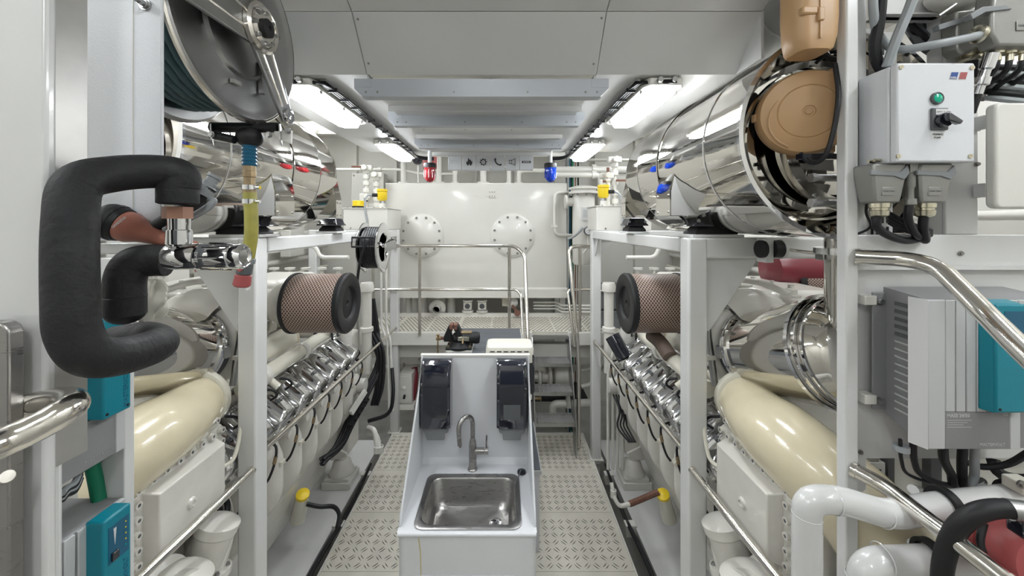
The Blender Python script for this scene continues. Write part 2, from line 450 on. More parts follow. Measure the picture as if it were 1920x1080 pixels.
# ---------------------------------------------------------------- fluorescent fixtures
def fixture(x0,x1,y0,y1,ztop,lab,depth=.064,grp=None):
    t=thing('ceiling_light',lab,'light',((x0+x1)/2,(y0+y1)/2,ztop),group=grp)
    xm=(x0+x1)/2; hw=(x1-x0)/2
    e=.024
    # housing: a shallow tray with chamfered ends
    b=MB(); c=.04
    def outline(g,z): 
        return [(x0-g,y0-g+c,z),(x0-g+c*.6,y0-g,z),(x1+g-c*.6,y0-g,z),(x1+g,y0-g+c,z),(x1+g,y1+g-c,z),(x1+g-c*.6,y1+g,z),(x0-g+c*.6,y1+g,z),(x0-g,y1+g-c,z)]
    b.prism(outline(e,ztop-depth*.55),(0,0,depth*.55-.001))
    put('housing',b,WHITE,t,bevel=.004)
    # clear prismatic cover, glowing
    a=outline(0,ztop-depth*.55); a2=[Vector(q2)+Vector(((xm-q2[0])*.14,((y0+y1)/2-q2[1])*.03,-depth*.45)) for q2 in a]
    d=MB(); n=len(a)
    d.add(a+a2,[tuple(range(n)),tuple(range(2*n-1,n-1,-1))]+[(i,n+i,n+(i+1)%n,(i+1)%n)[::-1] for i in range(n)])
    put('diffuser',d,LAMPM,t)
    for sx in (-.45,.45):
        g=put('cable_gland', MB().cyl((xm+sx*hw,y0-e-.02,ztop-depth*.28),(xm+sx*hw,y0-e,ztop-depth*.28),.012,seg=8), CAST, t)
    for yy in (y0+.06,(y0+y1)/2,y1-.06):
        for sx in (-1,1):
            put('clip', MB().box((xm+sx*(hw+.006),yy-.012,ztop-depth*.75),(xm+sx*(hw+.014),yy+.012,ztop-depth*.3)), SATIN, t)
    return t
ZT=EYE+.648
fixture(.650,.785,1.665,2.28,ZT,'nearer fluorescent light on the soffit above the tan filter side')
fixture(.640,.775,2.87,3.5,ZT,'farther fluorescent light on the soffit near the blue beacon')
fixture(-.99,-.853,1.665,2.28,ZT,'nearer fluorescent light on the soffit beside the big hose reel')
fixture(-.975,-.84,2.87,3.5,ZT,'farther fluorescent light on the soffit near the red beacon')
# lights seen past the drums, then unseen ones added to fill the room
fixture(1.55,1.70,3.6,4.5,EYE+1.25,'fluorescent light up behind the exhaust drum near the blue beacon')
fixture(-2.0,-1.85,3.6,4.5,EYE+1.25,'fluorescent light up behind the exhaust drum near the red beacon')
for x in (-2.4,-.16,2.1):  # unseen lamps added behind the viewer as fill
    for y in (-.9,.35):
        if abs(x+.16)<.1 and y>0: continue
        fixture(x-.08,x+.08,y-.45,y+.45,4.1,'added fluorescent fill light on the ceiling outside the picture by the entrance',grp='added fill lights by the entrance')
for x in (-2.6,2.3):  # out of view, added to brighten the engine sides
    fixture(x-.08,x+.08,1.3,2.3,4.1,'added unseen fluorescent light high over the outboard side of an engine',grp='added lights over the outboard sides')
fixture(-.24,-.08,3.9,4.8,4.08,'added hidden fluorescent light over the middle of the far platform')  # hidden by the soffit, added to brighten the tank and far wall
for x,l in ((-2.5,'added fluorescent light over the far corner towards the cable reel'),(2.3,'added fluorescent light over the far corner towards the crates')):  # extra lamps added to lighten the far end
    fixture(x-.08,x+.08,4.8,5.7,4.1,l)
# surface wiring along the fixtures
for sx,x in ((1,.60),(-1,-.80)):
    nm='near the blue beacon' if sx>0 else 'near the red beacon'
    t=thing('ceiling_wiring','black cables clipped along the soffit %s'%nm,'cable',(x,2.5,ZT))
    put('carrier', MB().box((x-.012,1.66,ZT-.012),(x+.012,3.3,ZT)), SATIN, t)
    for k in range(3):
        pts=[(x+sx*.16,1.63,ZT-.02-.004*k),(x+sx*.07,1.66,ZT-.016-.004*k),(x-.012+.012*k,1.74,ZT-.02),(x-.012+.012*k,2.5,ZT-.02),(x-.012+.012*k,3.25,ZT-.02),(x-sx*.05,3.42,ZT-.03-.01*k),(x-sx*.16,3.46,ZT-.035-.01*k)]
        pcable(t,pts,.0055,CABLE,n=4,seg=6)
    for y in [1.75+.13*i for i in range(12)]:
        put('cable_tie', MB().box((x-.02,y,ZT-.03),(x+.02,y+.008,ZT-.011)), BLACK, t)
# ================================================================ steel frames carrying the exhaust drums
HI = 1.13                      # inner face of the posts from the room axis
def support_frame(sx, yfar, lab, side):
    def X(u): return CX+sx*u
    t=thing('support_frame',lab,'frame',(X(HI+.05),2.0,-.03))
    zt=EYE-.072; s=.10
    put('post', MB().box((X(HI),1.95,-.5),(X(HI+s),1.95+s,zt)), FRAMEG, t, bevel=.012, seg=3)
    put('post', MB().box((X(HI),yfar-s,-.05),(X(HI+s),yfar,zt)), FRAMEG, t, bevel=.012, seg=3)
    put('long_beam', MB().box((X(HI),1.96+s,zt-.085),(X(HI+s),yfar-s,zt-.001)), FRAMEG, t, bevel=.01, seg=3)
    put('cross_beam', MB().box((X(HI+s-.01),1.955,zt-.11),(X(HI+1.1),1.955+s,zt)), FRAMEG, t, bevel=.012, seg=3)
    put('cross_beam', MB().box((X(HI+s-.01),yfar-s,zt-.11),(X(HI+1.1),yfar-.002,zt)), FRAMEG, t, bevel=.012, seg=3)
    put('post', MB().box((X(HI+1.0),1.955,-.5),(X(HI+1.1),1.955+s,zt-.1)), FRAMEG, t, bevel=.012, seg=3)
    put('post', MB().box((X(HI+1.0),yfar-s,-.5),(X(HI+1.1),yfar-.002,zt-.1)), FRAMEG, t, bevel=.012, seg=3)
    # gusset plate under the near cross beam
    g=.25
    put('gusset', MB().prism([(X(HI+s-.01),1.99,zt-.09),(X(HI+s+.28),1.99,zt-.09),(X(HI+s+.28),1.99,zt-.13),(X(HI+s+.03),1.99,zt-.50),(X(HI+s-.01),1.99,zt-.50)],(0,.02,0)), FRAMEG, t, bevel=.003)
    put('gusset', MB().prism([(X(HI+s-.01),yfar-.06,zt-.1),(X(HI+s+.14),yfar-.06,zt-.1),(X(HI+s-.01),yfar-.06,zt-.3)],(0,.012,0)), FRAMEG, t)
    # diagonal knee brace along the beam at the far post
    put('gusset', MB().prism([(X(HI+.03),yfar-s-.01,zt-.08),(X(HI+.03),yfar-s-.14,zt-.08),(X(HI+.03),yfar-s,zt-.28)],(sx*.012,0,0)), FRAMEG, t)
    put('foot_plate', MB().box((X(HI-.02),yfar-s-.02,.0),(X(HI+s+.02),yfar+.02,.012)), WHITE, t)
    return t
support_frame(-1,4.68,'white square-tube frame under the exhaust drum on the hose reel side','reel')
support_frame(1,4.16,'white square-tube frame under the exhaust drum on the control box side','box')
# grab rails fixed to the posts
def rail(pts,r,lab,fil=.06,foot=True,name='grab_rail',cat='rail'):
    t=thing(name,lab,cat,pts[0])
    put('tube', MB().tube(pts,r,16,fil,8), STEEL, t)
    if foot:
        for a,bq in ((pts[0],pts[1]),(pts[-1],pts[-2])):
            d=(Vector(bq)-Vector(a)).normalized()
            put('end_collar', MB().cyl(Vector(a)-d*.002,Vector(a)+d*.012,r*1.12,seg=16), STEEL, t)
    return t
def X(sx,u): return CX+sx*u
for sx,yf,wh in ((-1,4.56,'the hose reel side'),(1,4.04,'the control box side')):
    x=X(sx,HI+.02)
    rail([(x,2.06,1.335),(x,2.4,1.325),(x,yf-.1,1.30),(x,yf,1.30)],.0165,'polished steel grab rail between the two white posts on %s'%wh)
    rail([(x,1.95,1.285),(x,1.6,1.285),(x+sx*.02,1.05,1.285),(x+sx*.05,.75,1.285)],.0185,'polished steel grab rail running from the near white post on %s'%wh)
# ================================================================ exhaust drums
def drum(sx, lab, xc):
    R=.40; zc=EYE+.345
    y0,y1=1.42,2.80
    L=y1-y0
    t=thing('exhaust_drum',lab,'exhaust drum',(xc,2.1,EYE-.05))
    put('body', MB().lathe([(R,0),(R,L-.10),(R*.97,L-.03),(R*.86,L),(.2,L+.015),(0.001,L+.015)],(xc,y0,zc),(0,1,0),96,False), MIRROR, t)
    put('end_rim', MB().lathe([(R-.012,-.004),(R+.005,-.004),(R+.005,.010),(R-.012,.010)],(xc,y0,zc),(0,1,0),96,False), CHROME, t)
    for k,y in enumerate((1.68,2.50)):
        put('band', MB().lathe([(R+.0005,-.004),(R+.004,-.003),(R+.004,.003),(R+.0005,.004)],(xc,y,zc),(0,1,0),96,False), CHROME, t)
    # recessed near end: conical wall, flange ring, and the round inlet inside it
    put('end_recess', MB().lathe([(R-.006,.0),(.33,.12),(.30,.125),(.30,.11),(.275,.105),(.275,.16)],(xc,y0,zc),(0,1,0),80,False), MIRROR, t)
    put('inlet_flange', MB().lathe([(.235,.02),(.275,.02),(.275,.05),(.255,.055),(.255,.10),(.235,.10)],(xc+sx*.06,y0,zc-.02),(0,1,0),64,False), STEEL, t)
    put('inlet_dome', MB().lathe([(.0,.05),(.1,.052),(.18,.06),(.225,.075),(.235,.10)],(xc+sx*.06,y0,zc-.02),(0,1,0),64), MIRROR, t)
    put('end_plate', MB().lathe([(.345,.13),(.0,.128)],(xc,y0,zc),(0,1,0),64), MIRROR, t)
    bolts(t,ringpts((xc+sx*.06,y0+.02,zc-.02),(0,-1,0),.265,20),(0,-1,0),.006,.008,SATIN)
    # louvred vent and raised mirror cladding sheet on the aisle side
    for k in range(7):
        put('vent_fin', MB().lathe([(R+.001,0),(R+.012,.004),(R+.001,.008)],(xc,1.66+.028*k,zc),(0,1,0),40,False), CHROME, t) if False else None
    # saddles with flanged cheeks that carry the drum on its mounts
    xin=xc-sx*.40
    for k,(ya,yb) in enumerate(((1.98,2.16),(2.70,2.79))):
        zb=EYE+.045; w=.10 if k==0 else .05
        out=[(xin-sx*.01,ya,zb),(xin-sx*.01,ya,zb+.13),(xin+sx*.02,ya,zb+.26),(xin+sx*.2,ya,zb+.26),(xin+sx*.32,ya,zb)]
        put('saddle_cheek', MB().prism(out,(0,.012,0)), PANELW if k==0 else MIRROR, t, bevel=.002)
        put('saddle_cheek', MB().prism([(q2[0],yb-.012,q2[2]) for q2 in out],(0,.012,0)), PANELW, t, bevel=.002)
        put('saddle_plate', MB().prism([(xin-sx*.014,ya,zb),(xin-sx*.014,ya,zb+.13),(xin+sx*.018,ya,zb+.27),(xin+sx*.024,ya,zb+.27),(xin-sx*.008,ya,zb+.13),(xin-sx*.008,ya,zb)],(0,yb-ya,0)), MIRROR, t)
        bolts(t,[(xin-sx*.014,ya+.02,zb+.02),(xin-sx*.014,ya+.02,zb+.11),(xin-sx*.014,yb-.02,zb+.02),(xin-sx*.014,yb-.02,zb+.11)],(-sx,0,0),.005,.004,BOLTM)
    put('cladding_sheet', MB().lathe([(R+.002,.0),(R+.006,.001),(R+.006,.30),(R+.002,.301)],(xc,2.18,zc),(0,1,0),96,False), MIRROR, t)
    return t
XD_R, XD_L = 1.30, -1.62
drum(1,'big mirror polished exhaust drum behind the tan air filters',XD_R)
drum(-1,'big mirror polished exhaust drum behind the big hose reel',XD_L)
def mount(x,y,w,l,lab,sx):
    z=EYE-.068
    t=thing('rubber_mount',lab,'mount',(x,y,z),group='black rubber mounts under the exhaust drums')
    put('pad', MB().box((x-w*.62,y-l*.62,z-.003),(x+w*.62,y+l*.62,z+.012)), FRAMEG, t, bevel=.002)
    b=MB()
    b.add([(x+i*w*.52*k,y+j*l*.52*k,z+zz) for zz,k in ((.013,1.0),(.03,.95),(.05,.75),(.075,.7)) for i,j in ((-1,-1),(1,-1),(1,1),(-1,1))],
          [(3,2,1,0)]+[(r*4+i,r*4+(i+1)%4,r*4+4+(i+1)%4,r*4+4+i) for r in range(3) for i in range(4)]+[(12,13,14,15)])
    put('rubber_block',b,BLACK,t,bevel=.004)
    b=MB()
    b.add([(x+i*w*.5*k,y+j*l*.5*k,z+zz) for zz,k in ((.055,1.22),(.062,1.22),(.075,1.05),(.105,.9),(.112,.8)) for i,j in ((-1,-1),(1,-1),(1,1),(-1,1))],
          [(3,2,1,0)]+[(r*4+i,r*4+(i+1)%4,r*4+4+(i+1)%4,r*4+4+i) for r in range(4) for i in range(4)]+[(16,17,18,19)])
    put('steel_cover',b,BLKGL,t,bevel=.006,seg=3)
    bolts(t,[(x-w*.45,y-l*.54,z+.085),(x+w*.45,y-l*.54,z+.085)],(0,-1,0),.007,.006,SATIN)
mount(1.14,2.06,.22,.14,'wide black rubber mount on the frame corner below the tan filters',1)
mount(1.00,2.85,.13,.14,'small black rubber mount farther along the frame below the tan filters',1)
mount(-1.42,2.06,.22,.14,'wide black rubber mount on the frame behind the yellow hose',-1)
mount(-1.34,2.92,.13,.14,'small black rubber mount near the far cable reel',-1)
# polished exhaust pipe from the turbocharger up to the near end of the drum
def exhaust_inlet(sx, lab):
    def X(u): return CX+sx*u
    t=thing('exhaust_pipe',lab,'exhaust pipe',(X(1.45),1.7,1.8))
    a=Vector((X(1.55),2.02,1.88)); b=Vector((X(1.60),1.60,2.02)); d=(b-a).normalized()
    put('cone', MB().cyl(a,b,.205,.24,64,False), MIRROR, t)
    put('clamp_ring', MB().lathe([(.19,-.012),(.222,-.012),(.222,.0),(.212,.004),(.222,.008),(.222,.02),(.20,.02)],a,d,64,False), CHROME, t)
    put('heat_lagging', MB().lathe([(.15,-.09),(.185,-.09),(.185,-.01),(.15,-.01)],a,d,40,False), DKGREY, t)
    put('clamp_latch', MB().obox(a+Vector((-sx*.22,-.005,0)),(.02,.035,.06)), SATIN, t)
    put('cone_rim', MB().lathe([(.232,-.008),(.248,-.008),(.248,.010),(.232,.010)],b,d,64,False), CHROME, t)
    put('reducer', MB().lathe([(.238,.0),(.232,.03),(.225,.035),(.225,.055),(.218,.06),(.20,.10),(.16,.14),(.10,.165),(.0,.17)],b,d,64,False), MIRROR, t)
    for h,r in ((.032,.236),(.058,.228)): put('seam_ring', MB().lathe([(r-.01,h-.004),(r,h-.004),(r,h+.004),(r-.01,h+.004)],b,d,64,False), CHROME, t)
    put('riser', MB().tube([b+d*.06,(X(1.61),1.49,2.16),(X(1.61),1.49,2.35),(X(1.61),1.49,EYE-.0)],.13,36,.09,8), MIRROR, t)
    for z in (EYE-.11,EYE-.02):
        put('flange_ring', MB().lathe([(.12,-.012),(.165,-.012),(.165,.012),(.12,.012)],(X(1.61),1.49,z),(0,0,1),44,False), CHROME, t)
    for z in (EYE+.075,EYE+.165):
        put('clamp_bolt', MB().cyl((X(1.27),1.33,z),(X(1.37),1.33,z),.013,seg=14).cyl((X(1.255),1.33,z),(X(1.27),1.33,z),.017,seg=6), SATIN, t)
    return t
exhaust_inlet(1,'polished exhaust pipe and cone above the cream duct on the control box side')
exhaust_inlet(-1,'polished exhaust pipe and cone behind the black insulated pipe')
# grey round duct high above the drum on the control box side
t=thing('round_duct','grey round duct running above the exhaust drum','duct',(1.4,2,EYE+.9))
put('pipe', MB().cyl((1.28,1.25,EYE+.97),(1.28,3.6,EYE+.97),.15,seg=32), PANELW, t)
put('joint', MB().lathe([(.151,0),(.158,.003),(.158,.02),(.151,.023)],(1.28,1.65,EYE+.97),(0,1,0),32,False), PANELW, t)
# ================================================================ tank, platform and stairs
tk=thing('white_tank','large white tank with two round bolted manholes on the far platform','tank',(-.38,5.3,EYE-1.0))
put('shell', MB().box((-1.67,5.3,EYE-1.045),(.91,6.45,EYE+.583)), WHITE, tk, bevel=.012)
put('bottom_ledge', MB().prism([(-1.67,5.30,EYE-.90),(-1.67,5.275,EYE-.925),(-1.67,5.275,EYE-1.045),(-1.67,5.30,EYE-1.045)],(2.58,0,0)), WHITE, tk)
for px,py in ((791,442),(961,441)):
    c=P(px,py,5.3)
    put('manhole_ring', MB().lathe([(.31,0),(.31,.018),(.295,.022),(.0,.022)],c,(0,-1,0),48), WHITE, tk)
    mc=put('manhole_cover', MB().lathe([(.285,.02),(.285,.034),(.28,.037),(.0,.037)],c,(0,-1,0),48), WHITE, tk)
    bolts(tk,[p+Vector((0,-.036,0)) for p in ringpts(c,(0,-1,0),.262,12,pi/12)],(0,-1,0),.013,.014)
c=P(923,364,5.295)
pl=put('rating_plate', MB().box((c.x-.055,5.29,c.z-.05),(c.x+.055,5.3,c.z+.05)), WHITE, tk)
for i in (-1,0,1):
    for j in (-1,1): put('plate_stud', MB().cyl((c.x+i*.035,5.29,c.z+j*.03),(c.x+i*.035,5.284,c.z+j*.03),.008,seg=8), BOLTM, tk)
# pipes and flanges on top of the tank
for px,r,h in ((757,.045,.45),(822,.05,.42),(853,.035,.22),(906,.05,.34),(953,.022,.3),(973,.035,.22)):
    x=(px-VX)/F*5.6; z=EYE+.583
    put('tank_nozzle', MB().lathe([(r*2.1,0),(r*2.1,.022),(r*1.9,.028),(r*1.9,.045),(r,.048),(r,h),(0.001,h)],(x,5.6,z),(0,0,1),20), WHITE, tk)
put('vent_pipe', MB().tube([(-.70,5.6,EYE+.75),(-.70,5.6,EYE+.86),(.1,5.6,EYE+.86),(.1,5.6,EYE+.62)],.022,10,.08), WHITE, tk)
put('vent_pipe', MB().tube([(.24,5.6,EYE+.62),(.24,5.6,EYE+.80),(1.6,5.6,EYE+.80),(1.6,5.6,EYE+.5)],.035,12,.1), WHITE, tk)
put('side_pipe', MB().tube([P(1066,361,5.3),P(1040,361,5.22),P(1040,441,5.22),P(1072,441,5.3)],.022,10,.09), WHITE, tk)
put('pipe_clip', MB().obox(P(1038,424,5.22),(.09,.05,.03)), WHITE, tk)
# platform
PZ=1.245
pf=thing('far_platform','white platform of perforated planks in front of the white tank','platform',(-.3,4.9,1.0))
put('front_beam', MB().box((-1.75,4.56,PZ-.16),(.36,4.60,PZ-.002)), WHITE, pf, bevel=.006)
put('front_beam', MB().box((.80,4.56,PZ-.16),(1.9,4.60,PZ-.002)), WHITE, pf, bevel=.006)
put('lower_beam', MB().box((-1.75,4.72,PZ-.36),(1.9,4.82,PZ-.19)), WHITE, pf, bevel=.006)
put('rear_kerb', MB().box((-1.75,5.36,PZ-.05),(1.9,5.38,PZ+.045)), WHITE, pf)
def dimples(x0,x1,y0,y1,z):
    b=MB(); p=.05; ny=int((y1-y0)/p); nx=int((x1-x0)/p)
    for j in range(ny):
        for i in range(nx):
            cx=x0+p*(i+.5+(.5 if j%2 else 0)); cy=y0+p*(j+.5)
            if cx>x1-.02: continue
            r=.015
            b.add([(cx-r,cy,z),(cx,cy-r,z),(cx+r,cy,z),(cx,cy+r,z),(cx-r*.5,cy,z+.007),(cx,cy-r*.5,z+.007),(cx+r*.5,cy,z+.007),(cx,cy+r*.5,z+.007)],
                  [(0,1,5,4),(1,2,6,5),(2,3,7,6),(3,0,4,7),(4,5,6,7)])
    return b
xs=[-1.75,-1.35,-.95,-.55,-.15,.25,.65,1.05,1.45,1.9]
for i in range(len(xs)-1):
    p=put('plank', MB().box((xs[i]+.001,4.60 if not(.3<xs[i]<.8) else 4.60,PZ-.04),(xs[i+1]-.001,5.36,PZ)), FLOORM, pf)
    put('anti_slip_stud', dimples(xs[i],xs[i+1],4.61,5.35,PZ), TREADM, p, kind='stuff')
# stairs
st=thing('platform_steps','white steel steps with toothed treads up to the far platform','stairs',(.58,4.3,0))
SX0,SX1=.36,.80
for k,(z,y) in enumerate(((1.205,4.58),(.92,4.44),(.64,4.30),(.36,4.16))):
    tr=put('tread_frame', MB().box((SX0,y-.012,z-.045),(SX1,y,z-.004)).box((SX0,y+.2,z-.045),(SX1,y+.212,z-.004)), SATIN, st)
    b=MB(); n=26
    for i in range(n):
        x=SX0+.008+(SX1-SX0-.016)*i/(n-1); b.box((x-.003,y-.008,z-.035),(x+.003,y+.208,z+.004))
    put('tread_bar', b, PANELW, tr, kind='stuff')
for x in (SX0-.012,SX1):
    put('stringer', MB().prism([(x,4.62,1.2),(x,4.52,1.2),(x,4.08,.34),(x,4.08,.0),(x,4.2,.0),(x,4.62,.9)],(.012,0,0)), SATIN, st)
# guard rail of the platform
def tubes(name,lab,cat,loc,segs,m=STEEL):
    t=thing(name,lab,cat,loc)
    for nm,pts,r,fil in segs: put(nm, MB().tube(pts,r,14,fil,7), m, t)
    return t
YR=4.55
a=lambda px,py,Y=YR: P(px,py,Y)
tubes('guard_rail','polished steel guard rail in front of the white tank','rail',(-.5,YR,PZ),[
  ('top_tube',[a(700,461),a(966,461),P(984,478,4.5),P(990,652,4.02),P(991,700,4.0)],.022,.12),
  ('middle_tube',[a(700,543),a(968,543),P(977,552,4.5),P(981,640,4.2)],.018,.06),
  ('upright',[a(787,461),a(787,628)],.020,0),
  ('upright',[a(955,461),a(955,628)],.020,0),
  ('upright',[a(700,461),a(700,628)],.020,0)])
gr=thing('rail_socket','white sockets','socket',(0,0,0)) if False else None
tubes('stair_rail','polished steel stair rail beside the grey crates','rail',(.87,4.3,0),[
  ('hand_tube',[P(1112,462,4.6),P(1066,462,4.6),P(1083,640,4.32),P(1085,700,4.28),P(1085,842,4.265)],.024,.10),
  ('lower_tube',[P(1112,543,4.6),P(1064,543,4.6),P(1078,650,4.4)],.018,.06),
  ('upright',[P(1087,462,4.6),P(1087,625,4.6)],.020,0)])
# ================================================================ sink unit
def rrect(x0,x1,y0,y1,r,z,n=6):
    out=[]
    for cx,cy,a0 in ((x1-r,y1-r,0),(x0+r,y1-r,pi/2),(x0+r,y0+r,pi),(x1-r,y0+r,1.5*pi)):
        for k in range(n+1):
            a=a0+pi/2*k/n; out.append((cx+r*cos(a),cy+r*sin(a),z))
    return out
def loft(mb,rings,cap0=False,cap1=False):
    n=len(rings[0]); vs=[q2 for r in rings for q2 in r]
    fs=[(k*n+i,k*n+(i+1)%n,(k+1)*n+(i+1)%n,(k+1)*n+i) for k in range(len(rings)-1) for i in range(n)]
    if cap0: fs.append(tuple(range(n-1,-1,-1)))
    if cap1: fs.append(tuple((len(rings)-1)*n+i for i in range(n)))
    return mb.add(vs,fs)
SXL,SXR=-.53,.17; YF,YB=1.863,2.42; ZC=1.03
sk=thing('sink_unit','white sheet metal sink unit with tall splash back in the middle of the aisle','sink',(-.18,2.1,0))
BX0,BX1,BY0,BY1=-.445,.085,1.89,2.28
def front_shell(z): 
    r=.035; x0,x1=SXL+.003,SXR-.003; out=[]
    for k in range(6):
        an=pi+pi/2*k/5; out.append((x0+r+r*cos(an),YF+.003+r+r*sin(an),z))
    for k in range(6):
        an=1.5*pi+pi/2*k/5; out.append((x1-r+r*cos(an),YF+.003+r+r*sin(an),z))
    return out+[(x1,YB,z),(x1-.015,YB,z),(x1-.015,YF+.045,z),(x0+.015,YF+.045,z),(x0+.015,YB,z),(x0,YB,z)]
put('cabinet', loft(MB(),[front_shell(0),front_shell(ZC-.012)],True,True), COOLW, sk)
put('door_panel', MB().box((SXL+.09,YF-.004,.05),(SXR-.11,YF+.006,ZC-.215)), COOLW, sk, bevel=.003)
b=MB()   # counter with a cut-out
for (x0,x1,y0,y1) in ((SXL,BX0,YF,YB),(BX1,SXR,YF,YB),(BX0,BX1,YF,BY0),(BX0,BX1,BY1,YB)):
    b.box((x0,y0,ZC-.02),(x1,y1,ZC))
put('counter',b,COOLW,sk)
put('front_lip', MB().cyl((SXL+.004,YF,ZC-.010),(SXR-.004,YF,ZC-.010),.010,seg=14), COOLW, sk)
put('splash_back', MB().box((SXL,YB,ZC-.3),(SXR,YB+.014,1.715)), COOLW, sk, bevel=.003)
put('splash_flange', MB().box((SXL-.004,YB-.004,1.713),(SXR+.004,YB+.03,1.722)), WHITE, sk)
put('coving', MB().prism([(SXL+.012,YB,ZC),(SXL+.012,YB,ZC+.03),(SXL+.012,YB-.012,ZC+.010),(SXL+.012,YB-.03,ZC)],(SXR-SXL-.024,0,0)), COOLW, sk)
for x in (SXL,SXR-.012):
    put('side_panel', MB().prism([(x,YB+.01,ZC-.1),(x,YB+.01,1.715),(x,YB-.006,1.715),(x,YB-.02,1.62),(x,1.915,ZC+.05),(x,1.895,ZC),(x,1.895,ZC-.1)],(.012,0,0)), COOLW, sk, bevel=.003)
# dried yellow drip on the cabinet front
put('drip_stain', MB().prism([(-.425,YF+.0028,ZC-.03),(-.418,YF+.0028,ZC-.03),(-.409,YF+.0028,ZC-.10),(-.407,YF+.0028,ZC-.2),(-.408,YF+.0028,ZC-.33),(-.414,YF+.0028,ZC-.33),(-.413,YF+.0028,ZC-.2),(-.416,YF+.0028,ZC-.10)],(0,-.0005,0)), STAIN, sk)
# bowl
bw=thing('sink_bowl','brushed stainless rectangular sink bowl set into the white counter','sink bowl',(-.18,2.08,ZC))
e=.022
rim=loft(MB(),[rrect(BX0-.012,BX1+.012,BY0-.014,BY1+.014,.05,ZC+.0005),rrect(BX0-.012,BX1+.012,BY0-.014,BY1+.014,.05,ZC+.006),rrect(BX0-.004,BX1+.004,BY0-.006,BY1+.006,.05,ZC+.008),rrect(BX0+e-.004,BX1-e+.004,BY0+e-.004,BY1-e+.004,.06,ZC+.003)])
put('rim',rim,BRUSH,bw)
x0,x1,y0,y1=BX0+e-.004,BX1-e+.004,BY0+e-.004,BY1-e+.004
bowl=loft(MB(),[rrect(x0,x1,y0,y1,.06,ZC+.003),rrect(x0+.006,x1-.006,y0+.006,y1-.006,.06,ZC-.006),rrect(x0+.02,x1-.02,y0+.015,y1-.015,.06,ZC-.12),rrect(x0+.035,x1-.035,y0+.03,y1-.03,.06,ZC-.148),rrect(x0+.065,x1-.065,y0+.06,y1-.06,.05,ZC-.16),rrect(x0+.2,x1-.2,y0+.15,y1-.15,.03,ZC-.164)],cap1=True)
bowl.f=[f[::-1] for f in bowl.f]
put('basin',bowl,BRUSH,bw)
dc=Vector((-.040,2.12,ZC-.1605))
d=put('drain', MB().lathe([(.036,.0),(.038,.003),(.034,.005),(.026,.001),(.0,.0005)],dc,(0,0,1),24), CHROME, bw)
b=MB()
for r,n in ((.008,5),(.017,10)):
    for p in ringpts(dc+Vector((0,0,.0018)),(0,0,1),r,n): b.cyl(p,p+Vector((0,0,.0008)),.0022,seg=6)
put('drain_hole', b, BLACK, d, kind='stuff')
# overflow plug with chain
pg=thing('sink_plug','black sink plug on a bead chain hung on the counter','plug',(.115,2.30,ZC))
put('plug', MB().lathe([(.026,0),(.028,.004),(.026,.012),(.018,.016),(.0,.017)],(.115,2.31,ZC+.0005),(0,0,1),20), BLKGL, pg)
pts=catmull([(.11,2.31,ZC+.016),(.10,2.27,ZC+.02),(.082,2.22,ZC+.012),(.068,2.19,ZC+.0),(.060,2.18,ZC-.06),(.057,2.17,ZC-.10)],9)
b=MB()
for p in pts: b.sphere(p,.0035,6,4)
put('bead_chain',b,SATIN,pg,kind='stuff')
# tap
fc=thing('mixer_tap','brushed steel swan neck mixer tap behind the sink bowl','tap',(-.19,2.345,ZC))
fx,fy=-.190,2.345
put('base', MB().lathe([(.031,0),(.031,.006),(.027,.010),(.024,.014),(.024,.15),(.021,.175),(.0135,.20),(.0135,.215)],(fx,fy,ZC),(0,0,1),28), BRUSH, fc)
pts=[Vector((fx,fy,ZC+.2)),Vector((fx,fy,ZC+.27))]
rr=.055; dirv=Vector((-.72,-.69,0)).normalized()
for k in range(0,13):
    a=pi*k/12*1.04
    pts.append(Vector((fx,fy,ZC+.285))+dirv*(rr*(1-cos(a)))+Vector((0,0,rr*1.15*sin(a))))
pts.append(pts[-1]+Vector((0,0,-.085))+dirv*-.008)
put('spout', MB().tube(pts,.0145,18), BRUSH, fc)
put('aerator', MB().cyl(pts[-1],pts[-1]+Vector((0,0,-.008)),.0135,seg=16), CHROME, fc)
put('valve', MB().cyl((fx+.015,fy,ZC+.115),(fx+.075,fy,ZC+.115),.0205,seg=24), BRUSH, fc)
put('valve_cap', MB().cyl((fx+.078,fy,ZC+.115),(fx+.098,fy,ZC+.115),.0205,seg=24), BRUSH, fc)
put('lever', MB().cyl((fx+.085,fy,ZC+.13),(fx+.088,fy-.004,ZC+.215),.0055,seg=12), BRUSH, fc)
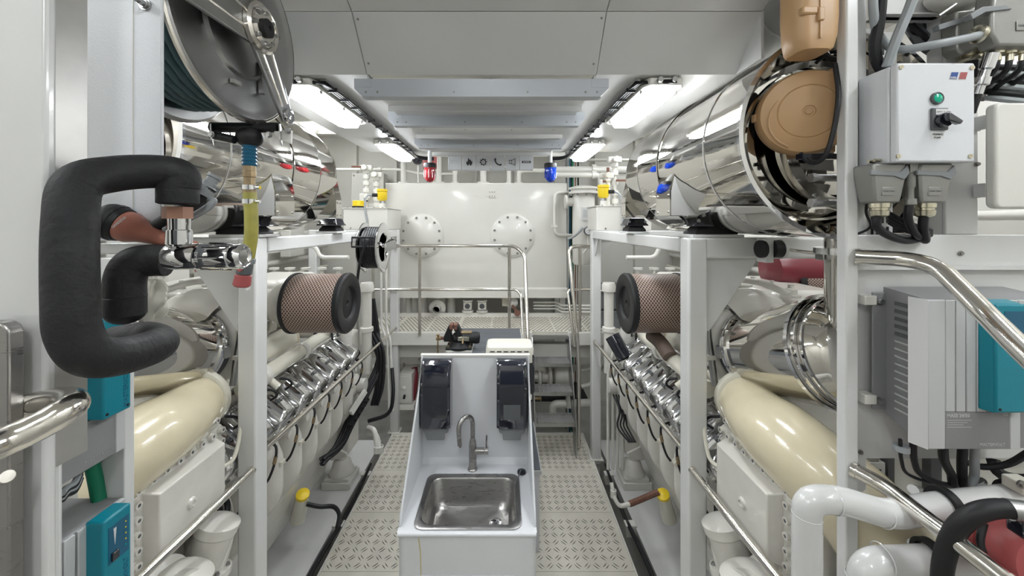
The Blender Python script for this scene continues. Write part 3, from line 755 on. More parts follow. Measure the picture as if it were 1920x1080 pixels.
# dispensers
def dispenser(px0,px1,lab,window):
    Yp=YB
    cx=((px0+px1)/2-VX)/F*2.34; w=.094
    zt=1.70; zb=1.30
    t=thing('wall_dispenser',lab,'dispenser',(cx,YB,zb))
    put('back_plate', MB().box((cx-w*.98,YB-.012,zb-.03),(cx+w*.98,YB-.0005,zt)), GREYPL, t, bevel=.004)
    # hood: profile in (y,z) swept across, with rounded top
    prof=[(YB-.010,zt+.004),(YB-.05,zt+.004),(YB-.085,zt-.012),(YB-.125,zt-.10),(YB-.13,zt-.12),(YB-.13,zb+.03),(YB-.122,zb+.005),(YB-.10,zb),(YB-.010,zb)]
    b=MB(); n=len(prof)
    secs=[(-w*.9,1.04),(-w,.97),(-w,.97),(w,.97),(w,.97),(w*.9,1.04)]
    vs=[]
    for sx,k in ((-w,.0),(-w+.018,.018),(w-.018,.018),(w,.0)):
        for (y,z) in prof:
            yy=y if y>YB-.02 else y+ (.018-k)*1.0
            vs.append((cx+sx,yy,z))
    fs=[(s*n+i,s*n+(i+1)%n,(s+1)*n+(i+1)%n,(s+1)*n+i) for s in range(3) for i in range(n)]
    fs+=[tuple(range(n)),tuple(range(4*n-1,3*n-1,-1))]
    b.add(vs,fs); b.f=[f[::-1] for f in b.f]
    put('hood',b,SMOKE,t,bevel=.004,seg=2)
    put('cover_seam', MB().box((cx-w*.97,YB-.1325,zt-.135),(cx+w*.97,YB-.10,zt-.131)), BLKGL, t)
    if window:
        wv=put('roll_window', MB().box((cx-w*.55,YB-.1335,zb+.07),(cx+w*.55,YB-.128,zb+.16)), DKGREY, t)
    put('push_bar', MB().prism([(cx-w*.9,YB-.10,zb),(cx+w*.9,YB-.10,zb),(cx+w*.8,YB-.10,zb-.03),(cx+w*.62,YB-.10,zb-.035),(cx+w*.58,YB-.10,zb-.075),(cx-w*.58,YB-.10,zb-.075),(cx-w*.62,YB-.10,zb-.035),(cx-w*.8,YB-.10,zb-.03)],(0,.03,0)), GREYPL, t, bevel=.004)
    return t
dispenser(789,846,'smoked black soap dispenser nearer the vise on the splash back',False)
dispenser(932,987,'smoked black soap dispenser nearer the stairs with a refill showing',True)
# ================================================================ work bench behind the sink
BZ=1.444
wb=thing('work_bench','white bench behind the sink topped with a dark ribbed mat','bench',(-.14,3.2,0))
put('body', MB().box((-.44,2.47,0),(.17,3.99,BZ-.03)), COOLW, wb, bevel=.005)
put('top', MB().box((-.46,2.45,BZ-.03),(.19,4.01,BZ-.004)), WHITE, wb, bevel=.003)
mt=put('mat', MB().box((-.45,2.47,BZ-.004),(.182,4.0,BZ+.002)), MATGR, wb)
b=MB()
for i in range(14):
    x=-.43+i*.046; b.box((x,2.5,BZ+.002),(x+.004,3.98,BZ+.0035))
for j in range(30):
    y=2.52+j*.05; b.box((-.44,y,BZ+.002),(.175,y+.004,BZ+.0035))
put('mat_rib', b, DKGREY, mt, kind='stuff')
put('edge_strip', MB().box((-.45,4.0,BZ-.004),(.19,4.012,BZ+.008)), STEEL, wb)
put('lower_shelf', MB().box((.17,2.9,.62),(.30,3.62,.65)), LTGREY, wb)
put('shelf_mat', MB().box((.17,2.91,.65),(.292,3.61,.653)), MATGR, wb)
put('plinth', MB().box((.17,2.92,0),(.285,3.6,.62)), COOLW, wb)
# beige towel box behind the splash back
tb=thing('towel_box','beige and black paper towel box behind the sink splash back','box',(.05,2.55,1.45))
x0,x1=-.115,.205; 
b=loft(MB(),[rrect(x0,x1,2.47,2.68,.03,1.65),rrect(x0,x1,2.47,2.68,.03,1.73),rrect(x0+.008,x1-.008,2.478,2.672,.03,1.748),rrect(x0+.02,x1-.02,2.49,2.66,.03,1.754)],True,True)
put('lid',b,MANILA,tb)
b=loft(MB(),[rrect(x0+.006,x1+.008,2.475,2.675,.03,1.447),rrect(x0+.006,x1+.008,2.475,2.675,.03,1.70)],True,True)
put('case',b,BLKGL,tb)
for i in range(6): put('slot', MB().box((x0+.03+i*.045,2.468,1.722),(x0+.06+i*.045,2.474,1.728)), BLACK, tb)
# vise
vz=BZ+.003; vy=3.36
vs_=thing('bench_vise','black worn bench vise with rusty jaws on the bench','vise',(-.41,vy,vz))
def vp(px,py,dy=0): return P(px,py,vy+dy)
put('mount_plate', MB().box((-.50,vy-.10,vz-.002),(-.27,vy+.10,vz+.012)), WHITE, vs_)
put('base', MB().lathe([(.105,0),(.105,.02),(.085,.035),(.075,.05),(.07,.062)],(-.39,vy,vz+.012),(0,0,1),24), BLACK, vs_)
for i in (-1,1):
    for j in (-1,1): put('base_lug', MB().obox((-.39+i*.085,vy+j*.06,vz+.024),(.06,.05,.024)), BLACK, vs_, bevel=.006)
bolts(vs_,[(-.39+i*.095,vy+j*.06,vz+.036) for i in (-1,1) for j in (-1,1)],(0,0,1),.010,.012,BRASS)
put('body', MB().lathe([(.030,-.08),(.045,-.07),(.05,-.03),(.05,.06),(.048,.1),(.052,.11),(.052,.145),(.042,.16),(.0,.165)],(-.37,vy,vz+.10),(1,0,0),24), BLACK, vs_)
put('anvil', MB().box((-.375,vy-.03,vz+.14),(-.28,vy+.03,vz+.158)), BRASS, vs_, bevel=.004)
put('name_plate', MB().box((-.40,vy-.054,vz+.085),(-.30,vy-.048,vz+.122)), BRASSN, vs_, bevel=.002)
put('lock_lever', MB().cyl((-.355,vy-.05,vz+.105),(-.355,vy-.085,vz+.07),.009,seg=10), BRASS, vs_)
def jaw(s,x):
    b=MB()
    b.prism([(x,vy-.045,vz+.08),(x+s*.07,vy-.045,vz+.08),(x+s*.075,vy-.045,vz+.12),(x+s*.035,vy-.045,vz+.215),(x+s*.0,vy-.045,vz+.225),(x-s*.004,vy-.045,vz+.18),(x+s*.012,vy-.045,vz+.15)],(0,.09,0))
    j=put('jaw',b,BLACK,vs_,bevel=.008)
    put('jaw_face', MB().box((x-s*.006,vy-.05,vz+.185),(x+s*.024,vy+.05,vz+.228)), RUST, j, bevel=.003)
jaw(-1,-.452); jaw(1,-.432)
put('slide', MB().box((-.53,vy-.028,vz+.07),(-.37,vy+.028,vz+.118)), BLACK, vs_, bevel=.006)
put('screw', MB().cyl((-.565,vy,vz+.095),(-.37,vy,vz+.095),.014,seg=14), RUST, vs_)
put('screw_head', MB().cyl((-.60,vy,vz+.095),(-.56,vy,vz+.095),.019,seg=14), BRASS, vs_)
put('handle', MB().cyl((-.582,vy-.02,vz+.125),(-.582,vy-.02,vz-.14),.007,seg=10), BRASS, vs_)
put('handle_knob', MB().sphere((-.582,vy-.02,vz+.13),.014,12,8), BRASS, vs_)
# ================================================================ main engines
def filter_material():
    m=bpy.data.materials.new('perforated_filter_jacket'); m.use_nodes=True
    nt=m.node_tree; N=nt.nodes; L=nt.links; b=N['Principled BSDF']
    tc=N.new('ShaderNodeTexCoord'); sp=N.new('ShaderNodeSeparateXYZ'); L.new(tc.outputs['Object'],sp.inputs[0])
    def M(op,a,bv=None):
        n=N.new('ShaderNodeMath'); n.operation=op
        for i,v in enumerate((a,bv)):
            if v is None: continue
            if isinstance(v,(int,float)): n.inputs[i].default_value=v
            else: L.new(v,n.inputs[i])
        return n.outputs[0]
    ang=M('ARCTAN2',sp.outputs[1],sp.outputs[0])
    u=M('MULTIPLY',ang,96/(2*pi)); v=M('MULTIPLY',sp.outputs[2],1/.0105)
    def tri(x): return M('ABSOLUTE',M('SUBTRACT',M('FRACT',x),.5))
    p=tri(M('MULTIPLY',M('ADD',u,v),.5)); q2=tri(M('MULTIPLY',M('SUBTRACT',u,v),.5))
    hole=M('MULTIPLY',M('GREATER_THAN',p,.13),M('GREATER_THAN',q2,.13))
    # the two factors tell strand from opening of the expanded metal
    mx=N.new('ShaderNodeMix'); mx.data_type='RGBA'; L.new(hole,mx.inputs[0])
    mx.inputs[6].default_value=(.43,.32,.265,1); mx.inputs[7].default_value=(.045,.026,.02,1)
    L.new(mx.outputs[2],b.inputs['Base Color']); b.inputs['Roughness'].default_value=.5
    bp=N.new('ShaderNodeBump'); bp.invert=True; bp.inputs['Strength'].default_value=.6; bp.inputs['Distance'].default_value=.003
    L.new(hole,bp.inputs['Height']); L.new(bp.outputs[0],b.inputs['Normal'])
    return m
FJ=filter_material()
def air_filter(cx, cy, cz, sx, lab, R=.212, Ln=.40):
    """sx: direction in which the filter's closed face points"""
    t=thing('air_filter',lab,'air filter',(cx,cy,cz))
    Rm=Vector((0,0,1)).rotation_difference(Vector((sx,0,0))).to_matrix().to_4x4()
    def place(o): o.matrix_basis=Matrix.Translation((cx,cy,cz))@Rm
    o=put('filter_jacket', MB().lathe([(R*.97,-Ln/2+.01),(R*.985,-Ln/2+.02),(R*.985,Ln/2-.03),(R*.97,Ln/2-.02)],(0,0,0),(0,0,1),64,False), FJ, t); place(o)
    h=Ln/2
    o=put('end_cap', MB().lathe([(R*.98,h-.042),(R*1.01,h-.04),(R*1.02,h-.012),(R*.97,h),(R*.60,h),(R*.56,h-.006),(R*.52,h-.022),(R*.30,h-.02),(R*.1,h-.018),(R*.06,h-.03),(0,h-.03)],(0,0,0),(0,0,1),64), BLACK, t); place(o)
    o=put('rear_ring', MB().lathe([(R*.6,-h),(R*1.02,-h),(R*1.02,-h+.02),(R*.98,-h+.025)],(0,0,0),(0,0,1),64), BLACK, t); place(o)
    o=put('neck', MB().lathe([(R*.62,-h-.12),(R*.66,-h-.10),(R*.66,-h-.06),(R*.8,-h-.03),(R*.82,-h+.002)],(0,0,0),(0,0,1),48), ENGW, t); place(o)
    o=put('clamp_band', MB().lathe([(R*.83,-h-.03),(R*.85,-h-.03),(R*.85,-h-.012),(R*.83,-h-.012)],(0,0,0),(0,0,1),48,False), SATIN, t); place(o)
    return t
p=P(600,568,2.68); air_filter(-1.305,2.70,2.0,1,'brown mesh air filter with black end cap near the far cable reel')
air_filter(1.075,2.70,2.0,-1,'brown mesh air filter with black end cap near the grey crates')

MTU=None
def cover_mesh(sx):
    """chrome valve cover about its own centre: x across (towards aisle), y along engine, z outward"""
    mb=MB()
    def rr(hx,hy,r,z,dx=0): return [(q2[0]+dx,q2[1],q2[2]) for q2 in rrect(-hx,hx,-hy,hy,r,z,3)]
    loft(mb,[rr(.165,.100,.02,-.06),rr(.172,.106,.02,-.055),rr(.172,.106,.02,-.036),rr(.160,.098,.025,-.030),rr(.156,.093,.025,.020),rr(.138,.074,.03,.048),rr(.110,.045,.025,.066),rr(.095,.03,.02,.070)],True,True)
    return mb
def cover_detail(sx):
    mb=MB()
    for y in (-.03,-.01,.01,.03):
        mb.box((-.125,y-.004,.030),(-.07,y+.004,.062))
    return mb
def engine(sx, lab, side):
    def X(u): return CX+sx*u
    t=thing('main_engine',lab,'engine',(X(1.9),2.8,-.03))
    global MTU
    B=.23; y0=1.885; nb=8
    # crankcase side casting with one bulge for each cylinder
    def fn(a,b2):
        y=y0-.02+a*(nb*B+.04); z=1.24-b2*.70
        fr=((y-y0)/B)%1.0-.5
        wd=1.30+.75*max(0,b2-.25)          # the tongues narrow downwards
        s=max(0.0,cos(pi*fr*wd))**.55
        g=min(1,.55+1.6*b2) if b2<.3 else max(0,1-(max(0,b2-.55)/.45)**2)
        u=1.50-.21*s*g
        if b2>.9: u+=.4*(b2-.9)
        return (X(u),y,z)
    put('crankcase', MB().grid(fn,nb*20,26), ENGW, t)
    put('block', MB().box((X(1.53),y0-.02,.35),(X(2.3),y0+nb*B+.02,1.36)), ENGW, t)
    put('sump', MB().prism([(X(1.46),y0,.55),(X(2.26),y0,.55),(X(2.1),y0,.10),(X(1.62),y0,.10)],(0,nb*B,0)), ENGW, t)
    put('end_housing', MB().box((X(1.38),y0+nb*B+.02,.25),(X(2.35),y0+nb*B+.28,1.45)), ENGW, t, bevel=.03, seg=3)
    put('end_housing', MB().box((X(1.42),1.62,.35),(X(2.35),y0-.01,1.32)), ENGW, t, bevel=.03, seg=3)
    # long head rail under the covers
    put('head_rail', MB().prism([(X(1.29),y0,1.175),(X(1.31),y0,1.245),(X(1.56),y0,1.48),(X(1.60),y0,1.44),(X(1.45),y0,1.15)],(0,nb*B,0)), ENGW, t)
    th=radians(40)
    A=Vector((-sx*cos(th),0,-sin(th))); Nn=Vector((-sx*sin(th),0,cos(th))); Yv=Nn.cross(A)
    cm=cover_mesh(sx).mesh('valve_cover'); cm.materials.append(COVERM)
    dm=cover_detail(sx).mesh('cover_ribs'); dm.materials.append(COVERM)
    for i in range(nb):
        yc=y0+B*(i+.5)
        M4=Matrix((A,Yv,Nn)).transposed().to_4x4(); M4.translation=Vector((X(1.375),yc,1.365))
        o=put('valve_cover',cm,None,t); o.matrix_basis=M4
        o2=bpy.data.objects.new('cover_ribs',dm); COL.objects.link(o2); o2.parent=o
        if i<6:
            c=Vector((X(1.375),yc,1.365))+Nn*.078+A*.03
            xd=Vector((0,1,0)); yd=-A
            if xd.cross(yd).dot(Nn)<0: xd=-xd
            if MTU is None: tx=text('mtu',c-xd*.04,.05,xd,yd,DKGREY,t,'cover_lettering',ext=.001,bold=.001); MTU=tx.data
            else:
                tx=put('cover_lettering',MTU,None,t); MM=Matrix((xd,yd,xd.cross(yd))).transposed().to_4x4(); MM.translation=c-xd*.04; tx.matrix_basis=MM
        # injector line from cover to crankcase
        c0=Vector((X(1.275),yc+.05,1.235))
        pcable(t,[c0,c0+Vector((-sx*.055,-.01,-.02)),c0+Vector((-sx*.06,-.03,-.10)),c0+Vector((-sx*.04,-.05,-.18)),c0+Vector((-sx*.015,-.06,-.22))],.0075,CABLE,'injector_line',4,7)
        put('line_fitting', MB().cyl(c0+Vector((-sx*.062,-.022,-.07)),c0+Vector((-sx*.058,-.033,-.11)),.011,seg=8), BRASS, t)
        put('injector_plug', MB().lathe([(.016,0),(.016,.012),(.012,.014),(.012,.03),(.0,.031)],(X(1.275),yc-.03,1.23),(-sx*.8,0,.6),10), ENGW, t)
        put('drain_boss', MB().lathe([(.03,0),(.03,.012),(.022,.016),(.0,.016)],(X(1.315),yc+.115,1.12),(-sx,0,0),14), ENGW, t)
        put('bracket_clip', MB().obox((X(1.29),yc-.005,1.005),(.02,.045,.02)), CREAMW, t)
    # pipes along the vee
    put('charge_air_pipe', MB().tube([(X(1.34),2.15,1.615),(X(1.34),2.5,1.625),(X(1.34),3.25,1.64)],.050,20), CREAMW, t)
    for y in (2.32,2.78): put('pipe_joint', MB().lathe([(.053,-.03),(.06,-.025),(.066,0),(.06,.025),(.053,.03)],(X(1.34),y,1.625),(0,1,0),20,False), ENGW, t)
    put('pipe_boss', MB().cyl((X(1.31),2.36,1.58),(X(1.26),2.36,1.54),.022,seg=12), CREAMW, t)
    put('cream_manifold', MB().tube([(X(1.45),1.95,1.665),(X(1.50),2.4,1.68),(X(1.50),2.86,1.685)],.090,24), CREAMW, t)
    put('manifold_end', MB().lathe([(.090,0),(.093,.004),(.093,.02),(.08,.045),(.05,.062),(0,.068)],(X(1.50),2.86,1.685),(0,1,0),24), CREAM, t)
    # wide cream duct sweeping from the manifold to the charge air cooler
    pts=catmull([(X(1.43),1.95,1.655),(X(1.41),1.9,1.65),(X(1.38),1.75,1.64),(X(1.37),1.6,1.64),(X(1.39),1.48,1.61),(X(1.46),1.38,1.53),(X(1.55),1.33,1.38)],6)
    n=len(pts); rad=[(.108 if i<4 else .122)+.034*min(1,(i/n)*2.2) for i in range(n)]
    put('charge_air_duct', MB().tube(pts,.15,32,radii=rad), CREAM, t)
    put('duct_flange', MB().lathe([(.08,.06),(.10,.055),(.14,.03),(.152,.02),(.152,-.014),(.14,-.02),(.08,-.02)],(X(1.425),1.94,1.655),(sx*.1,1,0),36), CREAMW, t)
    # charge air cooler cover with bolted rim
    fx=1.30
    put('cooler_base', MB().box((X(fx),1.44,1.14),(X(fx+.25),1.93,1.60)), ENGW, t, bevel=.01)
    b=MB()
    def ring(u,g,z0,z1,ya,yb): return [(X(u),ya+g,z0+g),(X(u),yb-g,z0+g),(X(u),yb-g,z1-g),(X(u),ya+g,z1-g)]
    rs=[ring(fx,.0,1.15,1.54,1.445,1.925),ring(fx-.012,.0,1.15,1.54,1.445,1.925),ring(fx-.014,.044,1.15,1.54,1.445,1.925),ring(fx-.075,.062,1.15,1.54,1.445,1.925)]
    vs=[q2 for r in rs for q2 in r]
    fs=[(k*4+i,k*4+(i+1)%4,(k+1)*4+(i+1)%4,(k+1)*4+i) for k in range(3) for i in range(4)]+[(12,13,14,15)]
    if sx>0: fs=[f[::-1] for f in fs]
    b.add(vs,fs)
    put('cooler_cover',b,ENGW,t,bevel=.006,seg=3)
    bp=[(X(fx-.010),y,z) for y in [1.465+.063*k for k in range(8)] for z in (1.17,1.52)]+[(X(fx-.010),y,z) for y in (1.465,1.905) for z in (1.225,1.285,1.345,1.405,1.465)]
    bolts(t,bp,(-sx,0,0),.0145,.024,ENGW,'cover_bolt',False,True)
    bolts(t,[(X(fx-.0),y,1.575) for y in [1.47+.06*k for k in range(8)]],(-sx,0,0),.014,.02,ENGW,'cover_bolt',False,True)
    put('cover_boss', MB().lathe([(.026,0),(.02,.012),(.012,.014),(.010,.006),(0,.006)],(X(fx-.073),1.66,1.33),(-sx,0,0),16), ENGW, t)
    for y in (1.54,1.66,1.78):
        put('cooler_lug', MB().obox((X(fx-.02),y,1.56),(.04,.05,.028)), ENGW, t, bevel=.008)
    # turbocharger volute and its bolts
    vc=Vector((X(1.57),2.14,1.89))
    b=MB(); nu,nv=40,16
    def tor(a,b2):
        an=2*pi*a; r=.055+.045*a
        R0=.215
        ph=2*pi*b2
        rad_=R0+r*cos(ph)
        return vc+Vector((sx*rad_*cos(an+2.2),r*sin(ph)*1.1,rad_*sin(an+2.2)))
    b.grid(tor,nu,nv)
    put('turbo_volute',b,ENGW,t)
    put('turbo_body', MB().lathe([(.20,-.02),(.22,0),(.22,.08),(.15,.13),(.11,.20),(.05,.22)],vc,(0,1,0),36), ENGW, t)
    for p in ringpts(vc+Vector((0,-.02,0)),(0,1,0),.285,14): put('volute_lug', MB().obox(p,(.035,.05,.035)), ENGW, t, bevel=.006)
    bolts(t,[p+Vector((0,-.04,0)) for p in ringpts(vc,(0,-1,0),.285,14)],(0,-1,0),.010,.012,SATIN,'volute_bolt')
    # intake elbow from the filter into the turbo side
    put('intake_elbow', MB().tube([(X(1.42),2.70,2.0),(X(1.62),2.70,2.0),(X(1.68),2.62,1.95),(X(1.66),2.5,1.9)],.10,28,.08), ENGW, t)
    # top-of-engine castings: fuel filters, oil separators and pump bodies
    put('thermostat_housing', MB().box((X(1.36),3.02,1.64),(X(1.58),3.30,1.80)), ENGW, t, bevel=.03, seg=3)
    put('separator', MB().lathe([(.07,0),(.08,.01),(.08,.16),(.06,.19),(.0,.2)],(X(1.56),3.18,1.80),(0,0,1),22), ENGW, t)
    put('head_cover', MB().box((X(1.60),2.95,1.75),(X(2.05),3.55,2.12)), ENGW, t, bevel=.04, seg=3)
    put('head_cover', MB().box((X(1.68),2.15,1.98),(X(2.15),2.85,2.18)), ENGW, t, bevel=.05, seg=3)
    put('vee_cover', MB().box((X(1.62),1.98,1.30),(X(2.2),3.7,1.72)), ENGW, t, bevel=.04, seg=3)
    for k,(yy,zz,rr2) in enumerate(((2.1,2.2,.03),(2.25,2.2,.022),(2.42,2.2,.026))):
        put('sensor_boss', MB().lathe([(rr2*1.6,0),(rr2*1.6,.012),(rr2,.015),(rr2,.045),(rr2*.5,.05),(rr2*.5,.07),(0,.07)],(X(1.78),yy,zz-.04),(0,0,1),12), ENGW, t)
    put('coolant_line', MB().tube([(X(1.66),1.95,2.2),(X(1.62),2.1,2.24),(X(1.62),2.4,2.22),(X(1.7),2.5,2.17)],.018,10,.05), ENGW, t)
    put('coolant_line', MB().tube([(X(1.52),2.2,2.14),(X(1.54),2.3,2.19),(X(1.7),2.32,2.19)],.016,10,.04), ENGW, t)
    put('dark_hose', MB().tube(catmull([(X(1.85),1.85,2.02),(X(1.72),1.87,2.09),(X(1.6),1.92,2.06),(X(1.55),2.0,1.98)],6),.03,14), GREYPL, t)
    # upright coolant pipes and expansion pieces at the far end
    for k,(u,y,r,z0,z1) in enumerate(((1.36,3.62,.055,.75,1.72),(1.28,3.95,.05,1.0,1.95))):
        put('coolant_riser', MB().lathe([(r,0),(r,(z1-z0)*.45),(r*1.35,(z1-z0)*.45+.01),(r*1.35,(z1-z0)*.45+.05),(r,(z1-z0)*.45+.06),(r,z1-z0-.1),(r*1.45,z1-z0-.09),(r*1.45,z1-z0-.03),(r*1.2,z1-z0),(0,z1-z0)],(X(u),y,z0),(0,0,1),20), ENGW, t)
    put('water_pump', MB().lathe([(.08,0),(.11,.02),(.11,.10),(.07,.13),(.07,.2),(0,.2)],(X(1.42),3.75,.95),(-sx,0,0),24), ENGW, t)
    # crankcase lower oil parts
    put('filler_neck', MB().cyl((X(1.52),3.06,.16),(X(1.44),2.98,.40),.062,.048,20), CREAMW, t)
    put('filler_cap', MB().lathe([(.05,0),(.05,.022),(.042,.028),(.0,.03)],(X(1.44),2.98,.40),(-sx*.28,-.28,.9),20), YELLOW, t, label='yellow oil filler cap')
    # resilient mounts
    for y in (3.78,2.3):
        m=put('mount_bell', MB().lathe([(.12,0),(.12,.02),(.105,.04),(.085,.11),(.05,.14),(.05,.17),(.03,.18),(.03,.22),(0,.22)],(X(1.47),y,.06),(0,0,1),22), ENGW, t)
        put('mount_foot', MB().box((X(1.34),y-.13,-.035),(X(1.62),y+.13,.03)), WHITE, t, bevel=.004)
        put('mount_spacer', MB().box((X(1.36),y-.11,.03),(X(1.60),y+.11,.06)), WHITE, t, bevel=.004)
        put('mount_stud', MB().cyl((X(1.47),y,.28),(X(1.47),y,.38),.025,seg=12), BLACK, t)
        put('engine_arm', MB().prism([(X(1.40),y-.05,.28),(X(1.85),y-.05,.5),(X(1.85),y-.05,.3),(X(1.55),y-.05,.2),(X(1.40),y-.05,.24)],(0,.1,0)), ENGW, t, bevel=.01)
    # near-end oil filter cans and pump casting low down beside the walkway
    for k,(u,y,z,r,h) in enumerate(((1.33,1.75,.78,.085,.30),(1.30,1.52,.72,.09,.32))):
        put('oil_filter_can', MB().lathe([(.02,-.03),(r*.8,-.02),(r,.02),(r,h),(r*1.12,h+.01),(r*1.12,h+.05),(r*.6,h+.07),(0,h+.07)],(X(u),y,z),(-sx*.25,.25,.9),26), ENGW, t)
    put('pump_casting', MB().lathe([(.03,0),(.12,.01),(.14,.05),(.14,.12),(.10,.15),(.10,.26),(.0,.27)],(X(1.42),1.60,.98),(-sx,-.2,.1),28), ENGW, t)
    put('oil_line', MB().tube([(X(1.32),1.90,1.10),(X(1.27),1.88,1.06),(X(1.26),1.86,.98),(X(1.30),1.80,.92),(X(1.40),1.75,.9)],.014,10,.03), ENGW, t)
    pcable(t,[(X(1.33),1.95,1.0),(X(1.27),1.9,.95),(X(1.25),1.8,.86),(X(1.3),1.7,.80)],.016,CABLE,'sensor_cable')
    put('cooler_vent_line', MB().tube([(X(1.24),2.02,1.62),(X(1.22),1.99,1.60),(X(1.21),1.93,1.42),(X(1.215),1.90,1.36),(X(1.26),1.85,1.35)],.010,10,.03), CREAMW, t)
    put('vent_nut', MB().cyl((X(1.24),2.02,1.615),(X(1.24),2.02,1.67),.016,seg=6), ENGW, t)
    rnd=random.Random(5 if sx>0 else 9)
    # pipework and brackets around the turbocharger and over the vee
    for k in range(9):
        y=2.05+.17*k; u=1.52+.05*(k%3); z=1.76+.03*(k%2)
        put('fuel_pipe', MB().tube([(X(u),y,z),(X(u-.03),y+.02,z+.10),(X(u+.10),y+.10,z+.13),(X(u+.16),y+.12,z+.02)],.010+.004*(k%2),8,.04), CREAMW if k%3 else SATIN, t)
        put('pipe_nut', MB().cyl((X(u-.002),y,z-.012),(X(u-.002),y,z+.03),.019,seg=6), ENGW, t)
    for k in range(5):
        y=2.42+.16*k
        put('rocker_box', MB().box((X(1.56),y,1.76),(X(1.66),y+.11,1.84+.02*(k%2))), ENGW, t, bevel=.012)
        bolts(t,[(X(1.57),y+.02,1.84+.02*(k%2)),(X(1.57),y+.09,1.84+.02*(k%2))],(0,0,1),.008,.010,SATIN)
    for k in range(4):
        y=1.96+.16*k
        pcable(t,[(X(1.30),y,1.56),(X(1.26),y+.03,1.54),(X(1.25),y+.05,1.50),(X(1.30),y+.07,1.46)],.008,CABLE,'sensor_cable',4,7)
    for k in range(3):
        pcable(t,[(X(1.36),3.0+.1*k,1.68),(X(1.30),3.05+.1*k,1.74),(X(1.27),3.1+.1*k,1.68),(X(1.30),3.2+.1*k,1.58)],.010,CABLE,'sensor_cable',5,7)
    # actuator strut beside the turbocharger
    put('strut', MB().cyl((X(1.31),2.10,1.98),(X(1.33),2.06,1.68),.018,seg=12), SATIN, t)
    put('strut_clamp', MB().obox((X(1.305),2.08,1.83),(.07,.05,.025)), ENGW, t, bevel=.004)
    # black hoses and castings low at the near end
    for k in range(3):
        pcable(t,[(X(1.34),1.98-.05*k,1.14),(X(1.27),1.94-.05*k,1.10),(X(1.26),1.86-.05*k,.98),(X(1.32),1.80-.04*k,.86)],.014,CABLE,'hose',5,8)
    put('elbow_casting', MB().tube([(X(1.36),1.98,1.02),(X(1.28),1.93,1.0),(X(1.25),1.84,.94),(X(1.27),1.78,.80)],.055,20,.06), ENGW, t)
    put('casting_flange', MB().lathe([(.056,0),(.085,.005),(.085,.03),(.056,.035)],(X(1.26),1.81,.86),(.0,.2,1),22,False), ENGW, t)
    bolts(t,ringpts((X(1.26),1.81,.895),(0,.2,1),.07,6),(0,.2,1),.008,.010,SATIN)
    # crankcase inspection covers below the bulges
    for i in range(nb):
        yc=y0+B*(i+.5)
        put('inspection_cover', MB().lathe([(.075,0),(.075,.014),(.062,.020),(.0,.022)],(X(1.47),yc,.64),(-sx,0,-.25),20), ENGW, t)
    return t
engine(-1,'white marine diesel engine with chrome valve covers on the hose reel side','reel')
engine(1,'white marine diesel engine with chrome valve covers on the control box side','box')
# ================================================================ equipment rack beside the viewer, control box side
RY=1.28
def R3(px,py,dy=0): return P(px,py,RY+dy)
rk=thing('equipment_rack','white steel equipment rack carrying the control box and the grey charger','rack',(1.5,1.3,.0))
def xr(px,Y=RY): return (px-VX)/F*Y
def zr(py,Y=RY): return EYE-(py-VY)/F*Y
put('upright', MB().box((1.150,1.25,.0),(1.192,1.29,3.9)), FRAMEG, rk, bevel=.006, seg=3)
put('upright_flange', MB().box((1.192,1.285,.0),(1.25,1.292,3.9)), FRAMEG, rk)
put('beam', MB().box((1.19,1.272,zr(506)),(2.2,1.30,zr(440))), FRAMEG, rk, bevel=.004)
put('back_panel', MB().box((1.19,1.286,zr(862)),(2.2,1.298,zr(506)-.001)), FRAMEG, rk, bevel=.002)
put('lower_panel', MB().box((1.26,1.40,.5),(2.2,1.41,zr(862))), WALLW, rk)
put('beam', MB().box((1.19,1.262,zr(505)),(2.2,1.274,zr(497))), FRAMEG, rk)
put('middle_upright', MB().box((xr(1787),1.30,zr(440)),(xr(1848),1.312,3.9)), FRAMEG, rk, bevel=.003)
put('middle_upright', MB().box((xr(1787),1.312,zr(440)),(xr(1787)+.01,1.36,3.9)), FRAMEG, rk)
put('low_shelf', MB().box((1.05,1.17,.93),(1.2,1.3,.96)), FRAMEG, rk, bevel=.003)
bolts(rk,[R3(1802,475,-.012),R3(1614,848,0)],(0,-1,0),.006,.005)
bolts(rk,[P(1838,180,1.298),P(1831,232,1.298),P(1831,308,1.298),P(1835,360,1.298)],(0,-1,0),.006,.008)
# slotted cable trays
def slotted(px0,px1,py0,py1,Y,lab):
    x0,x1=xr(px0,Y),xr(px1,Y); z0,z1=zr(py1,Y),zr(py0,Y)
    t=thing('cable_tray',lab,'cable tray',(x0,Y,z0))
    put('tray', MB().box((x0,Y,z0),(x1,Y+.003,z1)).box((x0-.003,Y,z0),(x0,Y+.02,z1)).box((x1,Y,z0),(x1+.003,Y+.02,z1)), FRAMEG, t)
    b=MB(); pz=.028; n=int((z1-z0)/ (pz*1.25))
    k=0; z=z0+.01
    while z<z1-.03:
        if k%3==2:
            for i in range(2):
                x=x0+(x1-x0)*(.12+.44*i); b.box((x,Y-.0012,z),(x+(x1-x0)*.3,Y-.0002,z+.007)); 
            z+=.016
        else:
            for i in range(4):
                x=x0+(x1-x0)*(.10+.22*i); b.box((x,Y-.0012,z),(x+(x1-x0)*.11,Y-.0002,z+.03))
            z+=.042
        k+=1
    put('slot',b,BLACK,t,kind='stuff')
slotted(1614,1658,868,1035,1.36,'white slotted cable tray behind the big white pipes')
slotted(1628,1672,360,446,1.33,'white slotted cable tray below the control box')
slotted(1640,1680,60,130,1.34,'white slotted cable tray above the control box')
